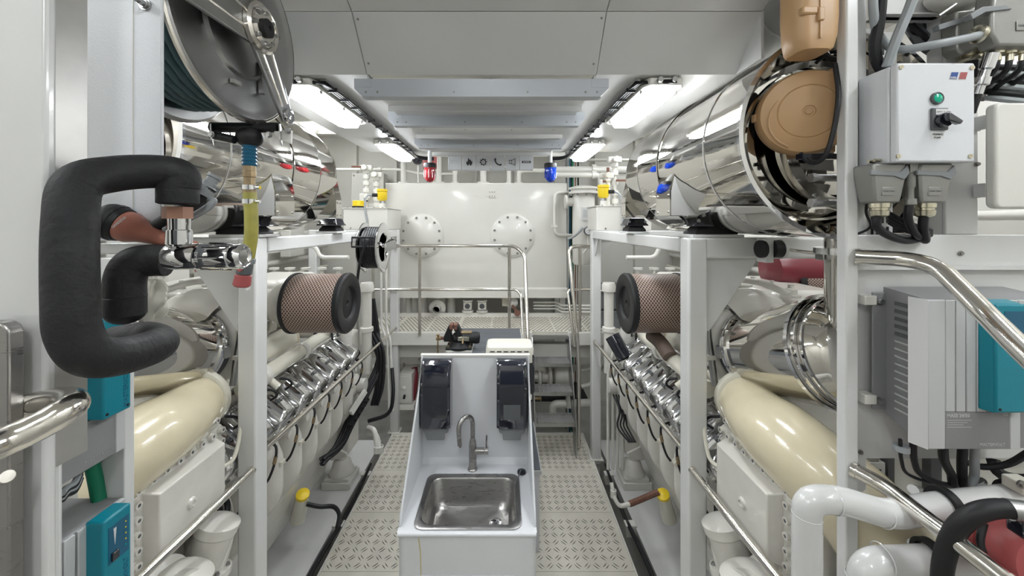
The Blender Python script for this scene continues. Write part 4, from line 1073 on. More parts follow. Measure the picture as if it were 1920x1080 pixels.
# ---------------------------------------------------------------- control box
BYF=1.15
x0,x1=xr(1690,BYF),xr(1828,BYF); z1,z0=zr(118,BYF),zr(303,BYF)
x0=xr(1683,BYF)
cb=thing('control_box','white metal control box with green lamp and black rotary switch','control box',((x0+x1)/2,RY,z0))
put('case', MB().box((x0,BYF+.026,z0),(x1,RY-.001,z1)), COOLW, cb, bevel=.006, seg=3)
put('lid', MB().box((x0-.001,BYF,z0-.001),(x1+.001,BYF+.024,z1+.001)), COOLW, cb, bevel=.006, seg=3)
for px,py in ((1689,126),(1822,127),(1684,293),(1819,293)):
    c=P(px,py,BYF); put('lid_screw', MB().cyl(c+Vector((0,.001,0)),c+Vector((0,-.003,0)),.007,seg=14).box((c.x-.005,BYF-.0036,c.z-.001),(c.x+.005,BYF-.003,c.z+.001)).box((c.x-.001,BYF-.0036,c.z-.005),(c.x+.001,BYF-.003,c.z+.005)), BRASSN, cb)
c=P(1755,185,BYF)
put('lamp_bezel', MB().lathe([(.019,0),(.019,.006),(.016,.008),(.013,.006),(.013,.0)],c,(0,-1,0),28), DKGREY, cb)
put('green_lens', MB().lathe([(.013,.0),(.013,.007),(.008,.010),(.0,.011)],c,(0,-1,0),24), GREEN, cb)
c=P(1759,224,BYF)
sw=put('switch_plate', MB().box((c.x-.026,BYF-.008,c.z-.034),(c.x+.024,BYF,c.z+.034)), DKGREY, cb, bevel=.003)
put('switch_body', MB().cyl(c+Vector((0,-.006,-.006)),c+Vector((0,-.022,-.006)),.021,seg=24), BLKGL, sw)
put('switch_lever', MB().prism([c+Vector((-.014,-.022,.004)),c+Vector((-.006,-.022,.012)),c+Vector((.034,-.022,-.014)),c+Vector((.026,-.022,-.024)),c+Vector((-.012,-.022,-.012))],(0,-.016,0)), BLKGL, sw, bevel=.003)
put('switch_label', MB().box((c.x-.017,BYF-.0095,c.z+.012),(c.x+.021,BYF-.008,c.z+.03)), PRINTW, sw)
text('AUTO - 0 - MAN',(c.x-.015,BYF-.0096,c.z+.019),.0058,(1,0,0),(0,0,1),ICON,cb,ext=.0002)
put('pump_label', MB().box((c.x-.022,BYF-.0006,c.z-.062),(c.x+.016,BYF,c.z-.040)), PRINTW, cb)
text('PRIMING',(c.x-.018,BYF-.001,c.z-.049),.0085,(1,0,0),(0,0,1),ICON,cb,ext=.0002)
text('PUMP',(c.x-.014,BYF-.001,c.z-.059),.0085,(1,0,0),(0,0,1),ICON,cb,ext=.0002)
c=P(1796,142,BYF-.0005)
def para(x,w,h,m,nm,z=0):
    put(nm, MB().prism([(x,BYF-z,c.z-h/2),(x+w,BYF-z,c.z-h/2),(x+w+.006,BYF-z,c.z+h/2),(x+.006,BYF-z,c.z+h/2)],(0,-.0006,0)), m, cb)
para(c.x-.027,.024,.024,PRINTW,'emblem_border'); para(c.x-.0255,.021,.021,LBLUE,'emblem',.0006)
para(c.x+.001,.024,.024,PRINTW,'emblem_border'); para(c.x+.0025,.021,.021,LRED,'emblem',.0006)
text('mtu',(c.x-.0245,BYF-.0016,c.z-.009),.0115,(1,0,0),(0,0,1),PRINTW,cb,ext=.0002,bold=.0003,shear=.2)
# earth screws on the box corner
g=P(1612,300,1.22)
for i in range(2): put('earth_screw', MB().cyl((x0-.002,1.2+.02*i,z0+.012),(x0-.022,1.2+.02*i,z0+.012),.006,seg=6), BRASSN, cb)
pcable(cb,[(x0-.015,1.21,z0+.008),(x0-.016,1.22,z0-.08),(x0+.0,1.25,z0-.15),(x0+.035,1.27,z0-.2),(x0+.0,1.278,z0-.225),(x0-.02,1.279,z0-.225)],.004,CABLE,'earth_cable',5,8)
# connector hoods hanging under the box
def hood(parent,cx,cy,zt,w,d,h,lat):
    b=MB()
    b.add([(cx+i*w/2*k,cy+j*d/2*k2,zz) for zz,k,k2 in ((zt,1,1),(zt-h*.3,1,1),(zt-h*.85,.82,.85),(zt-h,.75,.8)) for i,j in ((-1,-1),(1,-1),(1,1),(-1,1))],
          [(0,1,2,3)]+[(r*4+i,r*4+4+i,r*4+4+(i+1)%4,r*4+(i+1)%4) for r in range(3) for i in range(4)]+[(15,14,13,12)])
    hd=put('connector_hood',b,CAST,parent,bevel=.006,seg=2)
    put('locking_lever', MB().prism([(cx-w*.62,cy-d*.56,zt-h*.18),(cx+w*.3,cy-d*.56,zt-h*.22),(cx+w*.5,cy-d*.56,zt-h*.05),(cx+w*.56,cy-d*.56,zt-h*.25),(cx+w*.4,cy-d*.56,zt-h*.42),(cx+w*.1,cy-d*.56,zt-h*.33),(cx-w*.62,cy-d*.56,zt-h*.30)],(0,.008,0)), GREYPL, hd, bevel=.002)
    put('maker_plate', MB().box((cx-w*.22,cy-d*.47,zt-h*.82),(cx+w*.14,cy-d*.42,zt-h*.60)), CAST, hd, bevel=.002)
    text('HARTING',(cx-w*.2,cy-d*.475,zt-h*.73),w*.085,(1,0,0),(0,0,1),DKGREY,parent,ext=.0002)
    put('cable_gland', MB().lathe([(w*.26,0),(w*.26,.014),(w*.22,.016),(w*.22,.022),(w*.25,.024),(w*.23,.04),(w*.15,.045)],(cx,cy,zt-h),(0,0,-1),18), BRASSN, hd)
    return Vector((cx,cy,zt-h-.03))
g1=hood(cb,xr(1657,1.2),1.215,z0,.105,.07,.125,1)
g2=hood(cb,xr(1743,1.2),1.215,z0,.105,.07,.125,-1)
put('small_connector', MB().box((xr(1697,1.2),1.185,z0-.03),(xr(1714,1.2),1.225,z0)).lathe([(.014,0),(.014,.05),(.010,.06),(.010,.09),(.016,.092),(.016,.11),(.008,.115)],(xr(1706,1.2),1.2,z0-.02),(0,0,-1),12), CAST, cb)
end=P(1735,445,1.26)
for k,g in enumerate((g1,g2,Vector((xr(1706,1.2),1.2,z0-.13)))):
    pcable(cb,[g+Vector((0,0,.01)),g+Vector((0,.004,-.05)),(g+end)/2+Vector((0,.0,-.05)),end+Vector((.0,.0,.008*k))],.0125 if k<2 else .011,CABLE,'supply_cable',6,10)
# bunched cables below the box, heading back
for k in range(4):
    cable('power_cable',[P(1668,400+6*k,1.30),P(1690,412+6*k,1.27),P(1720,424+5*k,1.26),P(1745,432+3*k,1.27)],.007,CABLE,'black cable in the loop under the control box hoods',group='cables under the control box')
# ---------------------------------------------------------------- grey battery charger
CYF=1.13
cg=thing('battery_charger','grey ribbed battery charger with a teal display on the white rack','charger',(1.5,1.2,zr(840,CYF)))
xa=xr(1655,1.262)   # back left edge
xb=xr(1740,CYF); xc_=xr(1920,CYF)+.11
zt=zr(562,CYF); zb=zr(842,CYF)
put('side_case', MB().prism([(xa,1.26,zt+.018),(xb,CYF+.01,zt),(xb,CYF+.01,zb),(xa,1.26,zb+.05)],(.005,.0,0)), MIDGREY, cg)
put('rear_case', MB().add([(xa,1.26,zb+.05),(xc_,1.26,zb+.03),(xc_,1.26,zt+.018),(xa,1.26,zt+.018),(xb,CYF+.005,zb),(xc_,CYF+.005,zb),(xc_,CYF+.005,zt),(xb,CYF+.005,zt)],
    [(0,1,2,3),(7,6,5,4),(0,4,5,1),(1,5,6,2),(2,6,7,3),(3,7,4,0)]), MIDGREY, cg)
ft=put('front_frame', MB().box((xb-.001,CYF,zb-.002),(xb+.055,CYF+.012,zt)), LTGREY, cg, bevel=.004)
put('corner_strip', MB().prism([(xb-.028,CYF+.03,zb+.004),(xb,CYF,zb-.002),(xb,CYF,zt),(xb-.028,CYF+.03,zt+.004)],(.004,.004,0)), PRINTW, cg)
xrib=xb+.055; n=6; wr=.0315
zsplit=zr(772,CYF)
for i in range(9):
    put('rib', MB().box((xrib+i*wr-.003,CYF-.002,zsplit),(xrib+i*wr+wr-.006,CYF+.012,zt-.001)), LTGREY, cg, bevel=.002)
put('rib_backing', MB().box((xrib-.004,CYF+.006,zsplit),(xc_,CYF+.012,zt-.002)), MIDGREY, cg)
put('label_panel', MB().box((xrib-.004,CYF-.001,zb),(xr(1893,CYF),CYF+.012,zsplit-.001)), MIDGREY, cg, bevel=.002)
put('front_frame', MB().box((xr(1893,CYF),CYF-.002,zb),(xr(1912,CYF),CYF+.012,zsplit-.001)), LTGREY, cg, bevel=.002)
text('MASS 24/50',(xrib+.001,CYF-.0012,zsplit-.016),.014,(1,0,0),(0,0,1),LTGREY,cg,ext=.0003,bold=.0004)
for k in range(4): text('charging current and battery selection '[k:30+k],(xrib+.002,CYF-.0012,zsplit-.026-.006*k),.0042,(1,0,0),(0,0,1),LTGREY,cg,ext=.0001) if False else put('fine_print', MB().box((xrib+.002,CYF-.0014,zsplit-.026-.007*k),(xrib+.075-.012*(k%3),CYF-.001,zsplit-.0245-.007*k)), LTGREY, cg)
text('MASTERVOLT',(xr(1836,CYF),CYF-.0012,zb+.010),.0125,(1,0,0),(0,0,1),LTGREY,cg,ext=.0003)
text('CE',(xr(1880,CYF),CYF-.0012,zsplit-.012),.012,(1,0,0),(0,0,1),LTGREY,cg,ext=.0003)
# louvres on the side case
sd=Vector((xb-xa,CYF+.01-1.26,0)); sn=Vector((sd.y,-sd.x,0)).normalized()
if sn.x>0: sn=-sn
for k in range(17):
    z=zt-.03-k*.0245
    if z<zb+.055: break
    a_=Vector((xa,1.26,z))+sd*.32+sn*.001; b_=Vector((xa,1.26,z-.004))+sd*.85+sn*.001
    put('louvre', MB().bar(a_,b_,.006,.011 if k<5 else .005,(0,0,1)), DKGREY if k<5 else LTGREY, cg)
# wall bracket of the charger
put('bracket', MB().box((xa-.045,1.25,zb+.06),(xa+.006,1.256,zt-.0)), MIDGREY, cg, bevel=.002)
for z in (zt-.02,zb+.10):
    put('stand_off', MB().box((xa-.075,1.245,z-.022),(xa-.035,1.285,z+.010)), WHITE, cg, bevel=.003)
bolts(cg,[(xa-.024,1.25,zt-.03),(xa-.024,1.25,zb+.09)],(0,-1,0),.009,.012,SATIN)
# teal display housing
tx0,tx1=xr(1856,1.10),xr(1920,1.10)+.02
td=put('display_housing', MB().prism([(tx0,CYF-.001,zr(775,1.1)),(tx0,CYF-.001,zt+.004),(tx0+.012,1.10,zt-.006),(tx0+.012,1.10,zr(775,1.1))],(.085,0,0)), TEAL, cg, bevel=.004)
put('display_face', MB().box((tx0+.012,1.094,zr(772,1.1)),(tx1,1.11,zt-.008)), TEAL, cg, bevel=.004)
text('MASTERVOLT',(tx1-.012,1.0935,zr(758,1.1)),.018,(0,0,1),(-1,0,0),BLUEH,cg,ext=.0003)
put('display_panel', MB().box((tx0+.035,1.0930,zr(655,1.1)),(tx1-.004,1.0945,zr(583,1.1))), BLUEH, td)
for k in range(5): put('status_light', MB().cyl((tx1-.014,1.0932,zr(592+13*k,1.1)),(tx1-.014,1.0918,zr(592+13*k,1.1)),.0022,seg=8), (YELLOW if k else GREEN), td)
bolts(cg,[(tx0+.022,1.094,zr(766,1.1)),(tx1-.02,1.094,zr(766,1.1))],(0,-1,0),.003,.002,BLACK,'housing_screw',False)
# cables leaving the charger
for k,(px,r) in enumerate(((1688,.005),(1712,.009),(1768,.012),(1806,.012),(1829,.011))):
    a0=P(px,836 if k<2 else 843,1.17); 
    pts=[a0+Vector((0,0,.02)),P(px+(2 if k<3 else -2),862,1.19),P(px+16 if k<3 else px-2,890,1.21),P(1765+k*14,908+2*k,1.22),P(1842,902,1.26)]
    pcable(cg,pts,r,CABLE if k!=4 else GCABLE,'lead',6,10)
put('grommet', MB().cyl(P(1690,835,1.18),P(1690,845,1.18),.02,seg=14), GCABLE, cg)
cable('power_cable',[P(1800,862,1.27),P(1840,875,1.24),P(1890,870,1.2),P(1930,848,1.16)],.010,CABLE,'black cable sagging below the grey charger towards the picture edge')
cable('power_cable',[P(1862,862,1.3),P(1872,885,1.28),P(1900,898,1.26),P(1935,900,1.22)],.018,CABLE,'thick black cable behind the white pipe clamp under the charger')
# ---------------------------------------------------------------- white cabinet at the picture edge
wc=thing('junction_cabinet','rounded white junction cabinet bracketed beside the control box','cabinet',(1.75,1.3,zr(390,1.18)))
b=MB(); zc0,zc1=zr(391,1.18),zr(192,1.18); xx0=xr(1868,1.18)
b.prism([(q2[0],1.18,q2[1]) for q2 in [(x,z) for x,z,_ in rrect(xx0,xx0+.32,zc0,zc1,.02,0,5)]],(0,.03,0))
put('case',b,WALLW,wc,bevel=.008,seg=3)
for py in (233,358):
    zz=zr(py,1.25)
    put('bracket', MB().box((xr(1838,1.29),1.288,zr(py,1.29)-.024),(xx0+.075,1.294,zr(py,1.29)+.024)).box((xx0+.069,1.205,zr(py,1.29)-.024),(xx0+.075,1.294,zr(py,1.29)+.024)), FRAMEG, wc, bevel=.002)
    bolts(wc,[P(1838+6,py,1.288)],(0,-1,0),.007,.008)
# ---------------------------------------------------------------- heavy connectors at the top
hc=thing('multipole_connector','grey cast multipole connector with four glands at the top of the rack','connector',P(1880,100,1.2))
Yc=1.16
put('hood', MB().prism([(xr(1860,Yc),Yc,zr(22,Yc)),(xr(1860,Yc),Yc,zr(60,Yc)),(xr(1872,Yc),Yc,zr(85,Yc)),(xr(1960,Yc),Yc,zr(85,Yc)),(xr(1960,Yc),Yc,zr(-30,Yc)),(xr(1866,Yc),Yc,zr(-30,Yc))],(0,.05,0)), CAST, hc, bevel=.008, seg=3)
put('latch', MB().prism([(xr(1815,Yc),Yc-.006,zr(28,Yc)),(xr(1840,Yc),Yc-.006,zr(14,Yc)),(xr(1880,Yc),Yc-.006,zr(12,Yc)),(xr(1895,Yc),Yc-.006,zr(18,Yc)),(xr(1880,Yc),Yc-.006,zr(20,Yc)),(xr(1845,Yc),Yc-.006,zr(24,Yc)),(xr(1820,Yc),Yc-.006,zr(38,Yc))],(0,.02,0)), GREYPL, hc, bevel=.002)
put('maker_plate', MB().box((xr(1904,Yc),Yc-.003,zr(58,Yc)),(xr(1935,Yc),Yc,zr(40,Yc))), CAST, hc, bevel=.002)
text('HARTING',(xr(1907,Yc),Yc-.0034,zr(51,Yc)),.010,(1,0,0),(0,0,1),DKGREY,hc,ext=.0002)
for px in (1870,1893,1916,1939):
    c=P(px,85,Yc+.04); put('gland', MB().lathe([(.017,0),(.017,.012),(.014,.013),(.017,.015),(.016,.028),(.009,.03),(.009,.05)],c,(0,0,-1),14), BRASSN, hc)
    pcable(hc,[c+Vector((0,0,-.04)),c+Vector((0,.01,-.08)),c+Vector((.02,.08,-.11)),c+Vector((.12,.16,-.12))],.008,CABLE,'lead')
put('entry_gland', MB().lathe([(.030,0),(.030,.012),(.026,.014),(.028,.03),(.022,.034)],P(1850,62,Yc+.03),(-1,0,-.15),20), BRASSN, hc)
pcable(hc,[P(1845,63,Yc+.03),P(1820,70,Yc+.02),P(1760,82,Yc+.02),P(1700,92,Yc+.06),P(1668,88,Yc+.1),P(1645,60,Yc+.1),P(1637,10,Yc+.08),P(1640,-60,Yc+.08)],.0125,GCABLE,'grey_lead',6,12)
h2=thing('multipole_connector','grey cast multipole connector hanging above the control box','connector',P(1800,100,1.25))
Yd=1.24
put('hood', MB().prism([(xr(1793,Yd),Yd,zr(20,Yd)),(xr(1796,Yd),Yd,zr(92,Yd)),(xr(1806,Yd),Yd,zr(102,Yd)),(xr(1850,Yd),Yd,zr(90,Yd)),(xr(1854,Yd),Yd,zr(12,Yd))],(0,.05,0)), CAST, h2, bevel=.008, seg=3)
put('latch', MB().prism([(xr(1756,Yd),Yd-.006,zr(48,Yd)),(xr(1800,Yd),Yd-.006,zr(34,Yd)),(xr(1830,Yd),Yd-.006,zr(22,Yd)),(xr(1836,Yd),Yd-.006,zr(32,Yd)),(xr(1800,Yd),Yd-.006,zr(44,Yd)),(xr(1758,Yd),Yd-.006,zr(58,Yd))],(0,.02,0)), GREYPL, h2, bevel=.002)
put('gland', MB().lathe([(.036,0),(.036,.016),(.030,.018),(.033,.03),(.024,.034)],P(1822,96,Yd+.025),(0,0,-1),20), BRASSN, h2)
pcable(h2,[P(1822,105,Yd+.025),P(1820,130,Yd+.05),P(1818,180,Yd+.12)],.02,CABLE,'lead')
h3=thing('cable_connector','slim metal cable connector with a shiny bayonet beside the control box','connector',P(1845,150,1.22))
a0=P(1860,98,1.2); d0=(P(1838,162,1.22)-a0).normalized()
put('plug', MB().lathe([(.012,0),(.018,.004),(.018,.05),(.013,.055),(.013,.075),(.019,.077),(.019,.10),(.012,.104),(.012,.13)],a0,d0,16), CHROME, h3)
put('boot', MB().lathe([(.011,.12),(.011,.19)],a0,d0,12), BLACK, h3)
# loom of cables behind the connectors
for k in range(6):
    cable('loom_cable',[P(1850,128+11*k,1.30),P(1880,126+12*k,1.27),P(1960,130+13*k,1.24)],.010,GCABLE if k%2 else CABLE,'cable number %s from the top in the loom beside the control box'%('one','two','three','four','five','six')[k],group='loom beside the control box')
cable('loom_cable',[P(1655,-40,1.24),P(1648,40,1.25),P(1640,90,1.26),P(1652,130,1.27),P(1690,170,1.30)],.016,CABLE,'thick black cable dropping behind the grey cables above the control box')
cable('loom_cable',[P(1720,-30,1.2),P(1705,15,1.21),P(1680,75,1.22),P(1663,125,1.24)],.014,GCABLE,'grey printed cable dropping straight behind the control box')
for k,(dx,dy) in enumerate(((0,0),(14,6),(30,10),(8,26),(40,-6))):
    cable('loom_cable',[P(1690+dx,20+dy,1.40),P(1720+dx,60+dy,1.36),P(1770+dx,85+dy,1.38),P(1800+dx,60+dy,1.42)],.013,CABLE if k%2==0 else DKGREY,'dark cable in the tangle behind the upper connectors',group='tangle behind the upper connectors')
t=thing('upper_shelf','white angle shelf above the control box','shelf',P(1680,30,1.33))
put('angle', MB().box((xr(1638,1.33),1.32,zr(35,1.33)),(xr(1790,1.33),1.34,zr(-10,1.33))).box((xr(1638,1.33),1.30,zr(35,1.33)),(xr(1790,1.33),1.36,zr(32,1.33))), FRAMEG, t)
t=thing('rounded_housing','white rounded lamp housing at the top above the connectors','housing',P(1790,5,1.2))
put('shell', MB().sphere(P(1795,-8,1.27),.075,20,12,(1.3,.8,.7)), WALLW, t)
put('clip_rod', MB().cyl(P(1760,30,1.2),P(1792,8,1.2),.004,seg=8), SATIN, t)
# ---------------------------------------------------------------- steel handrails of the entrance steps, control box side
rail([P(1603,481,1.25),P(1700,486,1.18),P(1760,500,1.11),P(1850,590,.98),P(1925,665,.86),P(2010,740,.75)],.0245,'thick polished handrail bending down across the grey charger',fil=.05)
rail([P(1600,880,1.25),P(1660,912,1.18),P(1720,960,1.09),P(1800,1020,.99),P(1900,1100,.9)],.0235,'thick polished handrail crossing the big white pipes',fil=.05)
# ---------------------------------------------------------------- big white pipes
def big_pipe(pts,r,fil,lab,rings):
    t=thing('white_pipe',lab,'pipe',pts[0])
    put('pipe', MB().tube(pts,r,28,fil,10), FRAMEG, t)
    for p,d in rings: put('weld_bead', MB().lathe([(r*.98,-.003),(r*1.03,0),(r*.98,.003)],p,d,28,False), FRAMEG, t)
    return t
pa=[P(1513,1180,1.15),P(1513,936,1.15),P(1572,936,1.14),P(1668,966,1.13),P(1770,948,1.14),P(1990,925,1.16)]
bp1=big_pipe(pa,.0385,.05,'big white pipe bending sharply in front of the rack upright',[(P(1513,965,1.15),(0,0,1)),(P(1562,938,1.14),(1,0,-.1)),(P(1656,963,1.13),(1,0,-.3))])
pb=[P(1618,1200,1.12),P(1618,1056,1.12),P(1760,1050,1.13),P(1990,1036,1.16)]
bp2=big_pipe(pb,.040,.07,'lower big white pipe elbow beside the dull red pump',[(P(1618,1085,1.12),(0,0,1)),(P(1655,1047,1.12),(1,0,0))])
for p,tt in ((P(1772,947,1.14),bp1),(P(1745,1045,1.13),bp2),(P(1905,934,1.155),bp1)):
    put('pipe_clamp', MB().lathe([(.038,-.011),(.050,-.011),(.050,.011),(.038,.011)],p,(1,0,.05),28,False), BLACK, tt)
put('clamp_lug', MB().obox(P(1912,908,1.13),(.05,.05,.035)), MANILA, bp1, bevel=.004)
bolts(bp1,[P(1914,908,1.10)],(0,-1,0),.009,.01)
for py in (918,1020):
    put('stand_off', MB().cyl(P(1712,py,1.2),P(1722,py,1.3),.014,seg=12), FRAMEG, bp1 if py<1000 else bp2)
# vertical slab of panels seen between the pipes
put('back_rib', MB().box((xr(1660,1.38),1.37,.6),(xr(1672,1.38),1.40,zr(862))), DKGREY, rk)
put('back_rib', MB().box((xr(1740,1.38),1.37,.6),(xr(1760,1.38),1.40,zr(862))), DKGREY, rk)
# ---------------------------------------------------------------- red pump with black hose
rp=thing('red_pump','dull red round pump housing with a black hose','pump',P(1900,1080,1.0))
c=P(1915,1035,1.02)
put('housing', MB().lathe([(.0,-.06),(.08,-.055),(.105,-.03),(.11,.02),(.11,.10),(.09,.13),(.0,.14)],c,(-.35,-.9,.25),32), RED, rp)
put('rim', MB().lathe([(.108,.02),(.118,.02),(.118,.04),(.108,.04)],c,(-.35,-.9,.25),32,False), RED, rp)
put('bracket', MB().obox(P(1852,995,1.05),(.035,.04,.14)), RED, rp, bevel=.005)
put('strap', MB().tube(catmull([P(1845,980,.99),P(1838,1015,.98),P(1850,1050,.97),P(1875,1090,.96)],5),.008,8), BLACK, rp)
pcable(rp,[P(1765,1130,1.03),P(1768,1060,1.02),P(1788,1000,1.0),P(1825,965,.98),P(1870,953,.97),P(1905,957,.96)],.022,BLACK,'hose',6,16)
put('ferrule', MB().cyl(P(1890,955,.965),P(1925,960,.955),.025,seg=18), SATIN, rp)
put('cap', MB().obox(P(1925,985,.96),(.06,.04,.05)), BLKGL, rp, bevel=.006)
# ---------------------------------------------------------------- tan round air intakes in front of the drum
def tan_unit():
    t=thing('tan_intake','round tan plastic intake cover facing the aisle in front of the drum','intake',P(1500,290,1.3))
    c=P(1514,210,1.37); d=Vector((-.42,-.88,-.08)).normalized()
    R=.156
    put('cover', MB().lathe([(R*.98,-.07),(R,-.06),(R,-.03),(R*.985,-.012),(R*.93,.006),(R*.62,.016),(R*.6,.013),(R*.58,.016),(R*.13,.022),(R*.12,.018),(R*.08,.018),(R*.07,.022),(0,.022)],c,d,56), TAN, t)
    put('rear_ring', MB().lathe([(R*.5,-.10),(R*.93,-.09),(R*.96,-.065)],c,d,48), BLACK, t)
    x,y,_=frame_of(d)
    # embossed comma shaped rib
    pts=[]
    for k in range(9):
        a=radians(150)+radians(95)*k/8; rr=R*(.66+.20*sin(pi*k/8*.5))
        pts.append(c+d*.012+x*(rr*cos(a))+y*(rr*sin(a)))
    put('embossed_rib', MB().tube(pts,.004,6), TAN, t)
    for a in (60,180,300):
        p=c+x*(R*1.0*cos(radians(a)))+y*(R*1.0*sin(radians(a)))-d*.03
        put('clip', MB().obox(p,(.02,.02,.03)), TAN, t, bevel=.003)
    put('carrier', MB().box((xr(1500,1.34),1.34,zr(298,1.34)),(xr(1590,1.34),1.36,zr(288,1.34))), BLKGL, t)
    pcable(t,[P(1500,288,1.36),P(1520,305,1.33),P(1545,295,1.29),P(1562,250,1.27),P(1572,180,1.27),P(1566,120,1.29)],.008,CABLE,'cable')
tan_unit()
t=thing('tan_intake','boxy tan plastic intake cover high above the round one','intake',P(1520,100,1.45))
Yt=1.45
b=loft(MB(),[[P(px,py,Y) for px,py,Y in ring] for ring in (
   [(1462,-20,1.42),(1468,60,1.42),(1484,104,1.43),(1500,108,1.43),(1500,-20,1.42)],
   [(1464,-20,1.40),(1472,62,1.40),(1488,102,1.41),(1502,107,1.41),(1508,-20,1.38)],
   [(1540,-20,1.40),(1545,55,1.40),(1548,88,1.41),(1550,90,1.41),(1555,-20,1.38)])],True,True) if False else MB()
c=P(1512,28,1.30)
b=loft(MB(),[rrect(c.x-.078*k,c.x+.085*k,1.24+.02*(1-k),1.35,.045*k,z,4) for z,k in ((c.z-.140,.62),(c.z-.130,.78),(c.z-.09,.93),(c.z-.02,1.0),(c.z+.1,1.0),(c.z+.2,.95))],True,True)
put('shell',b,TAN,t)
put('seam', MB().box((c.x-.005,1.236,c.z-.11),(c.x-.001,1.26,c.z+.18)), TAN, t)
put('ridge', MB().box((c.x-.065,1.234,c.z-.032),(c.x-.012,1.26,c.z-.005)), TAN, t, bevel=.006)
put('clip', MB().box((c.x-.014,1.23,c.z-.055),(c.x+.006,1.25,c.z-.01)), TAN, t, bevel=.004)
put('rear_ring', MB().cyl((c.x+.07,1.375,c.z+.03),(c.x+.10,1.375,c.z+.03),.085,.085,32), BLACK, t)
put('bracket', MB().tube([P(1530,118,1.43),P(1548,102,1.42),P(1565,96,1.38),P(1600,100,1.36)],.007,10,.02), BLACK, t)
# black plate and fan guard items under the tan covers
cable('power_cable',[P(1545,85,1.40),P(1550,105,1.38),P(1570,112,1.34),P(1590,105,1.32)],.011,CABLE,'black cable looped between the two tan intake covers')
# vibration damper strut in front of the cross beam
t=thing('damper_strut','black rubber damper with a steel rod in front of the frame cross beam','damper',P(1460,470,1.9))
Yp=1.90
put('bracket', MB().box((xr(1430,Yp),1.88,zr(492,Yp)),(xr(1446,Yp),1.95,zr(446,Yp))), FRAMEG, t, bevel=.004)
put('rubber', MB().cyl(P(1424,467,Yp),P(1431,467,Yp),.045,seg=24), BLACK, t)
put('rubber', MB().cyl(P(1446,467,Yp),P(1462,467,Yp),.045,seg=24), BLACK, t)
put('washer', MB().cyl(P(1462,467,Yp),P(1466,467,Yp),.05,seg=24), FRAMEG, t)
put('nut', MB().cyl(P(1466,467,Yp),P(1472,467,Yp),.02,seg=6), SATIN, t)
put('rod', MB().cyl(P(1472,468,Yp),P(1560,478,1.7),.009,seg=12), STEEL, t)
put('fork', MB().obox(P(1548,482,1.74),(.06,.05,.03)), SATIN, t, bevel=.004)
# ================================================================ column, shower valve and hose reel beside the viewer
MB.K=.72
nc=thing('near_column','broad white steel column with a bare metal strip beside the hose reel','column',(-1.1,1.0,0))
def xl(px,Y): return (px-VX)/F*Y
put('front_flange', MB().box((xl(-60,0.6192),.612,0),(xl(94,0.6192),.63,3.9)), FRAMEG, nc, bevel=.006)
put('metal_strip', MB().box((xl(94,0.6336),.63,zr(330,0.6336)-.5),(xl(163,0.6912),.691,3.9)), ALU, nc, bevel=.012)
put('bracket_panel', MB().box((xl(150,0.7920),.792,EYE-.036),(xl(302,0.7920),.80,3.9)), COOLW, nc, bevel=.002)
put('panel_seam', MB().box((xl(249,0.7920),.7905,EYE-.036),(xl(250,0.7920),.792,3.9)), WHITE, nc)
put('low_flange', MB().box((xl(50,0.6696),.648,0),(xl(105,0.6696),.684,EYE-.18)), FRAMEG, nc, bevel=.01)
put('cross_bar', MB().box((xl(150,0.8136),.806,zr(476,0.8136)),(xl(320,.8136),.82,zr(456,0.8136))), FRAMEG, nc, bevel=.003)
c=P(273,9,0.7906)
put('stud_washer', MB().cyl(c,c+Vector((0,-.003,0)),.017,seg=20), SATIN, nc)
bolts(nc,[c+Vector((0,-.003,0))],(0,-1,0),.0095,.013,SATIN,'stud_nut')
put('stud', MB().cyl(c,c+Vector((-.006,-.029,.003)),.007,seg=12), SATIN, nc)
pl=thing('door_plate','brushed metal door edge at the picture margin beside the handrail','door plate',P(10,880,0.5760))
put('plate', MB().prism([(q2[0],.576,q2[1]) for q2 in [(x,z) for x,z,_ in rrect(xl(-80,0.5760),xl(16,0.5760),zr(1200,0.5760),zr(605,0.5760),.02,0,4)]],(0,.02,0)), BRUSH, pl, bevel=.003)
put('latch', MB().cyl(P(-10,905,0.5688),P(14,893,0.5616),.012,seg=14), STEEL, pl)
# handrail
t=thing('entrance_handrail','thick polished handrail ending in a tight bend beside the column','rail',P(100,770,0.5400))
pts=[P(-120,880,0.4320),P(0,832,0.4896),P(75,798,0.5184),P(122,770,0.5400),P(135,757,0.5688),P(118,750,0.5976),P(60,757,0.6192)]
put('tube', MB().tube(catmull(pts,7),.0275,24), STEEL, t)
put('wall_flange', MB().cyl(P(62,757,0.6192),P(52,758,0.6264),.036,seg=24), STEEL, t)
# insulated pipes
ip=thing('insulated_pipe','black foam insulated pipe in a big C shape','insulated pipe',P(140,700,0.5760))
main=[P(338,352,0.7344),P(338,330,0.7344),P(300,322,0.7200),P(215,326,0.6696),P(148,346,0.6192),P(134,420,0.5904),P(134,560,0.5760),P(140,625,0.5760),P(170,665,0.5904),P(225,668,0.6336),P(288,650,0.7056),P(296,640,0.7488),P(270,632,0.7920),P(215,640,0.8064)]
put('foam', MB().tube(catmull(main,7),.0440,36,radii=None), FOAM, ip)
put('foam_end', MB().lathe([(.0445,0),(.0465,.01),(.0465,.055),(.04,.058),(.0,.058)],P(334,352,0.7344)+Vector((0,0,.009)),(0,0,-1),30), FOAM, ip)
ip2=thing('insulated_pipe','short black foam insulated elbow inside the C shaped one','insulated pipe',P(240,560,0.7200))
el=[P(314,488,0.7632),P(286,488,0.7560),P(252,494,0.7416),P(236,520,0.7344),P(235,560,0.7344),P(235,590,0.7344)]
put('foam', MB().tube(catmull(el,8),.0445,32), FOAM, ip2)
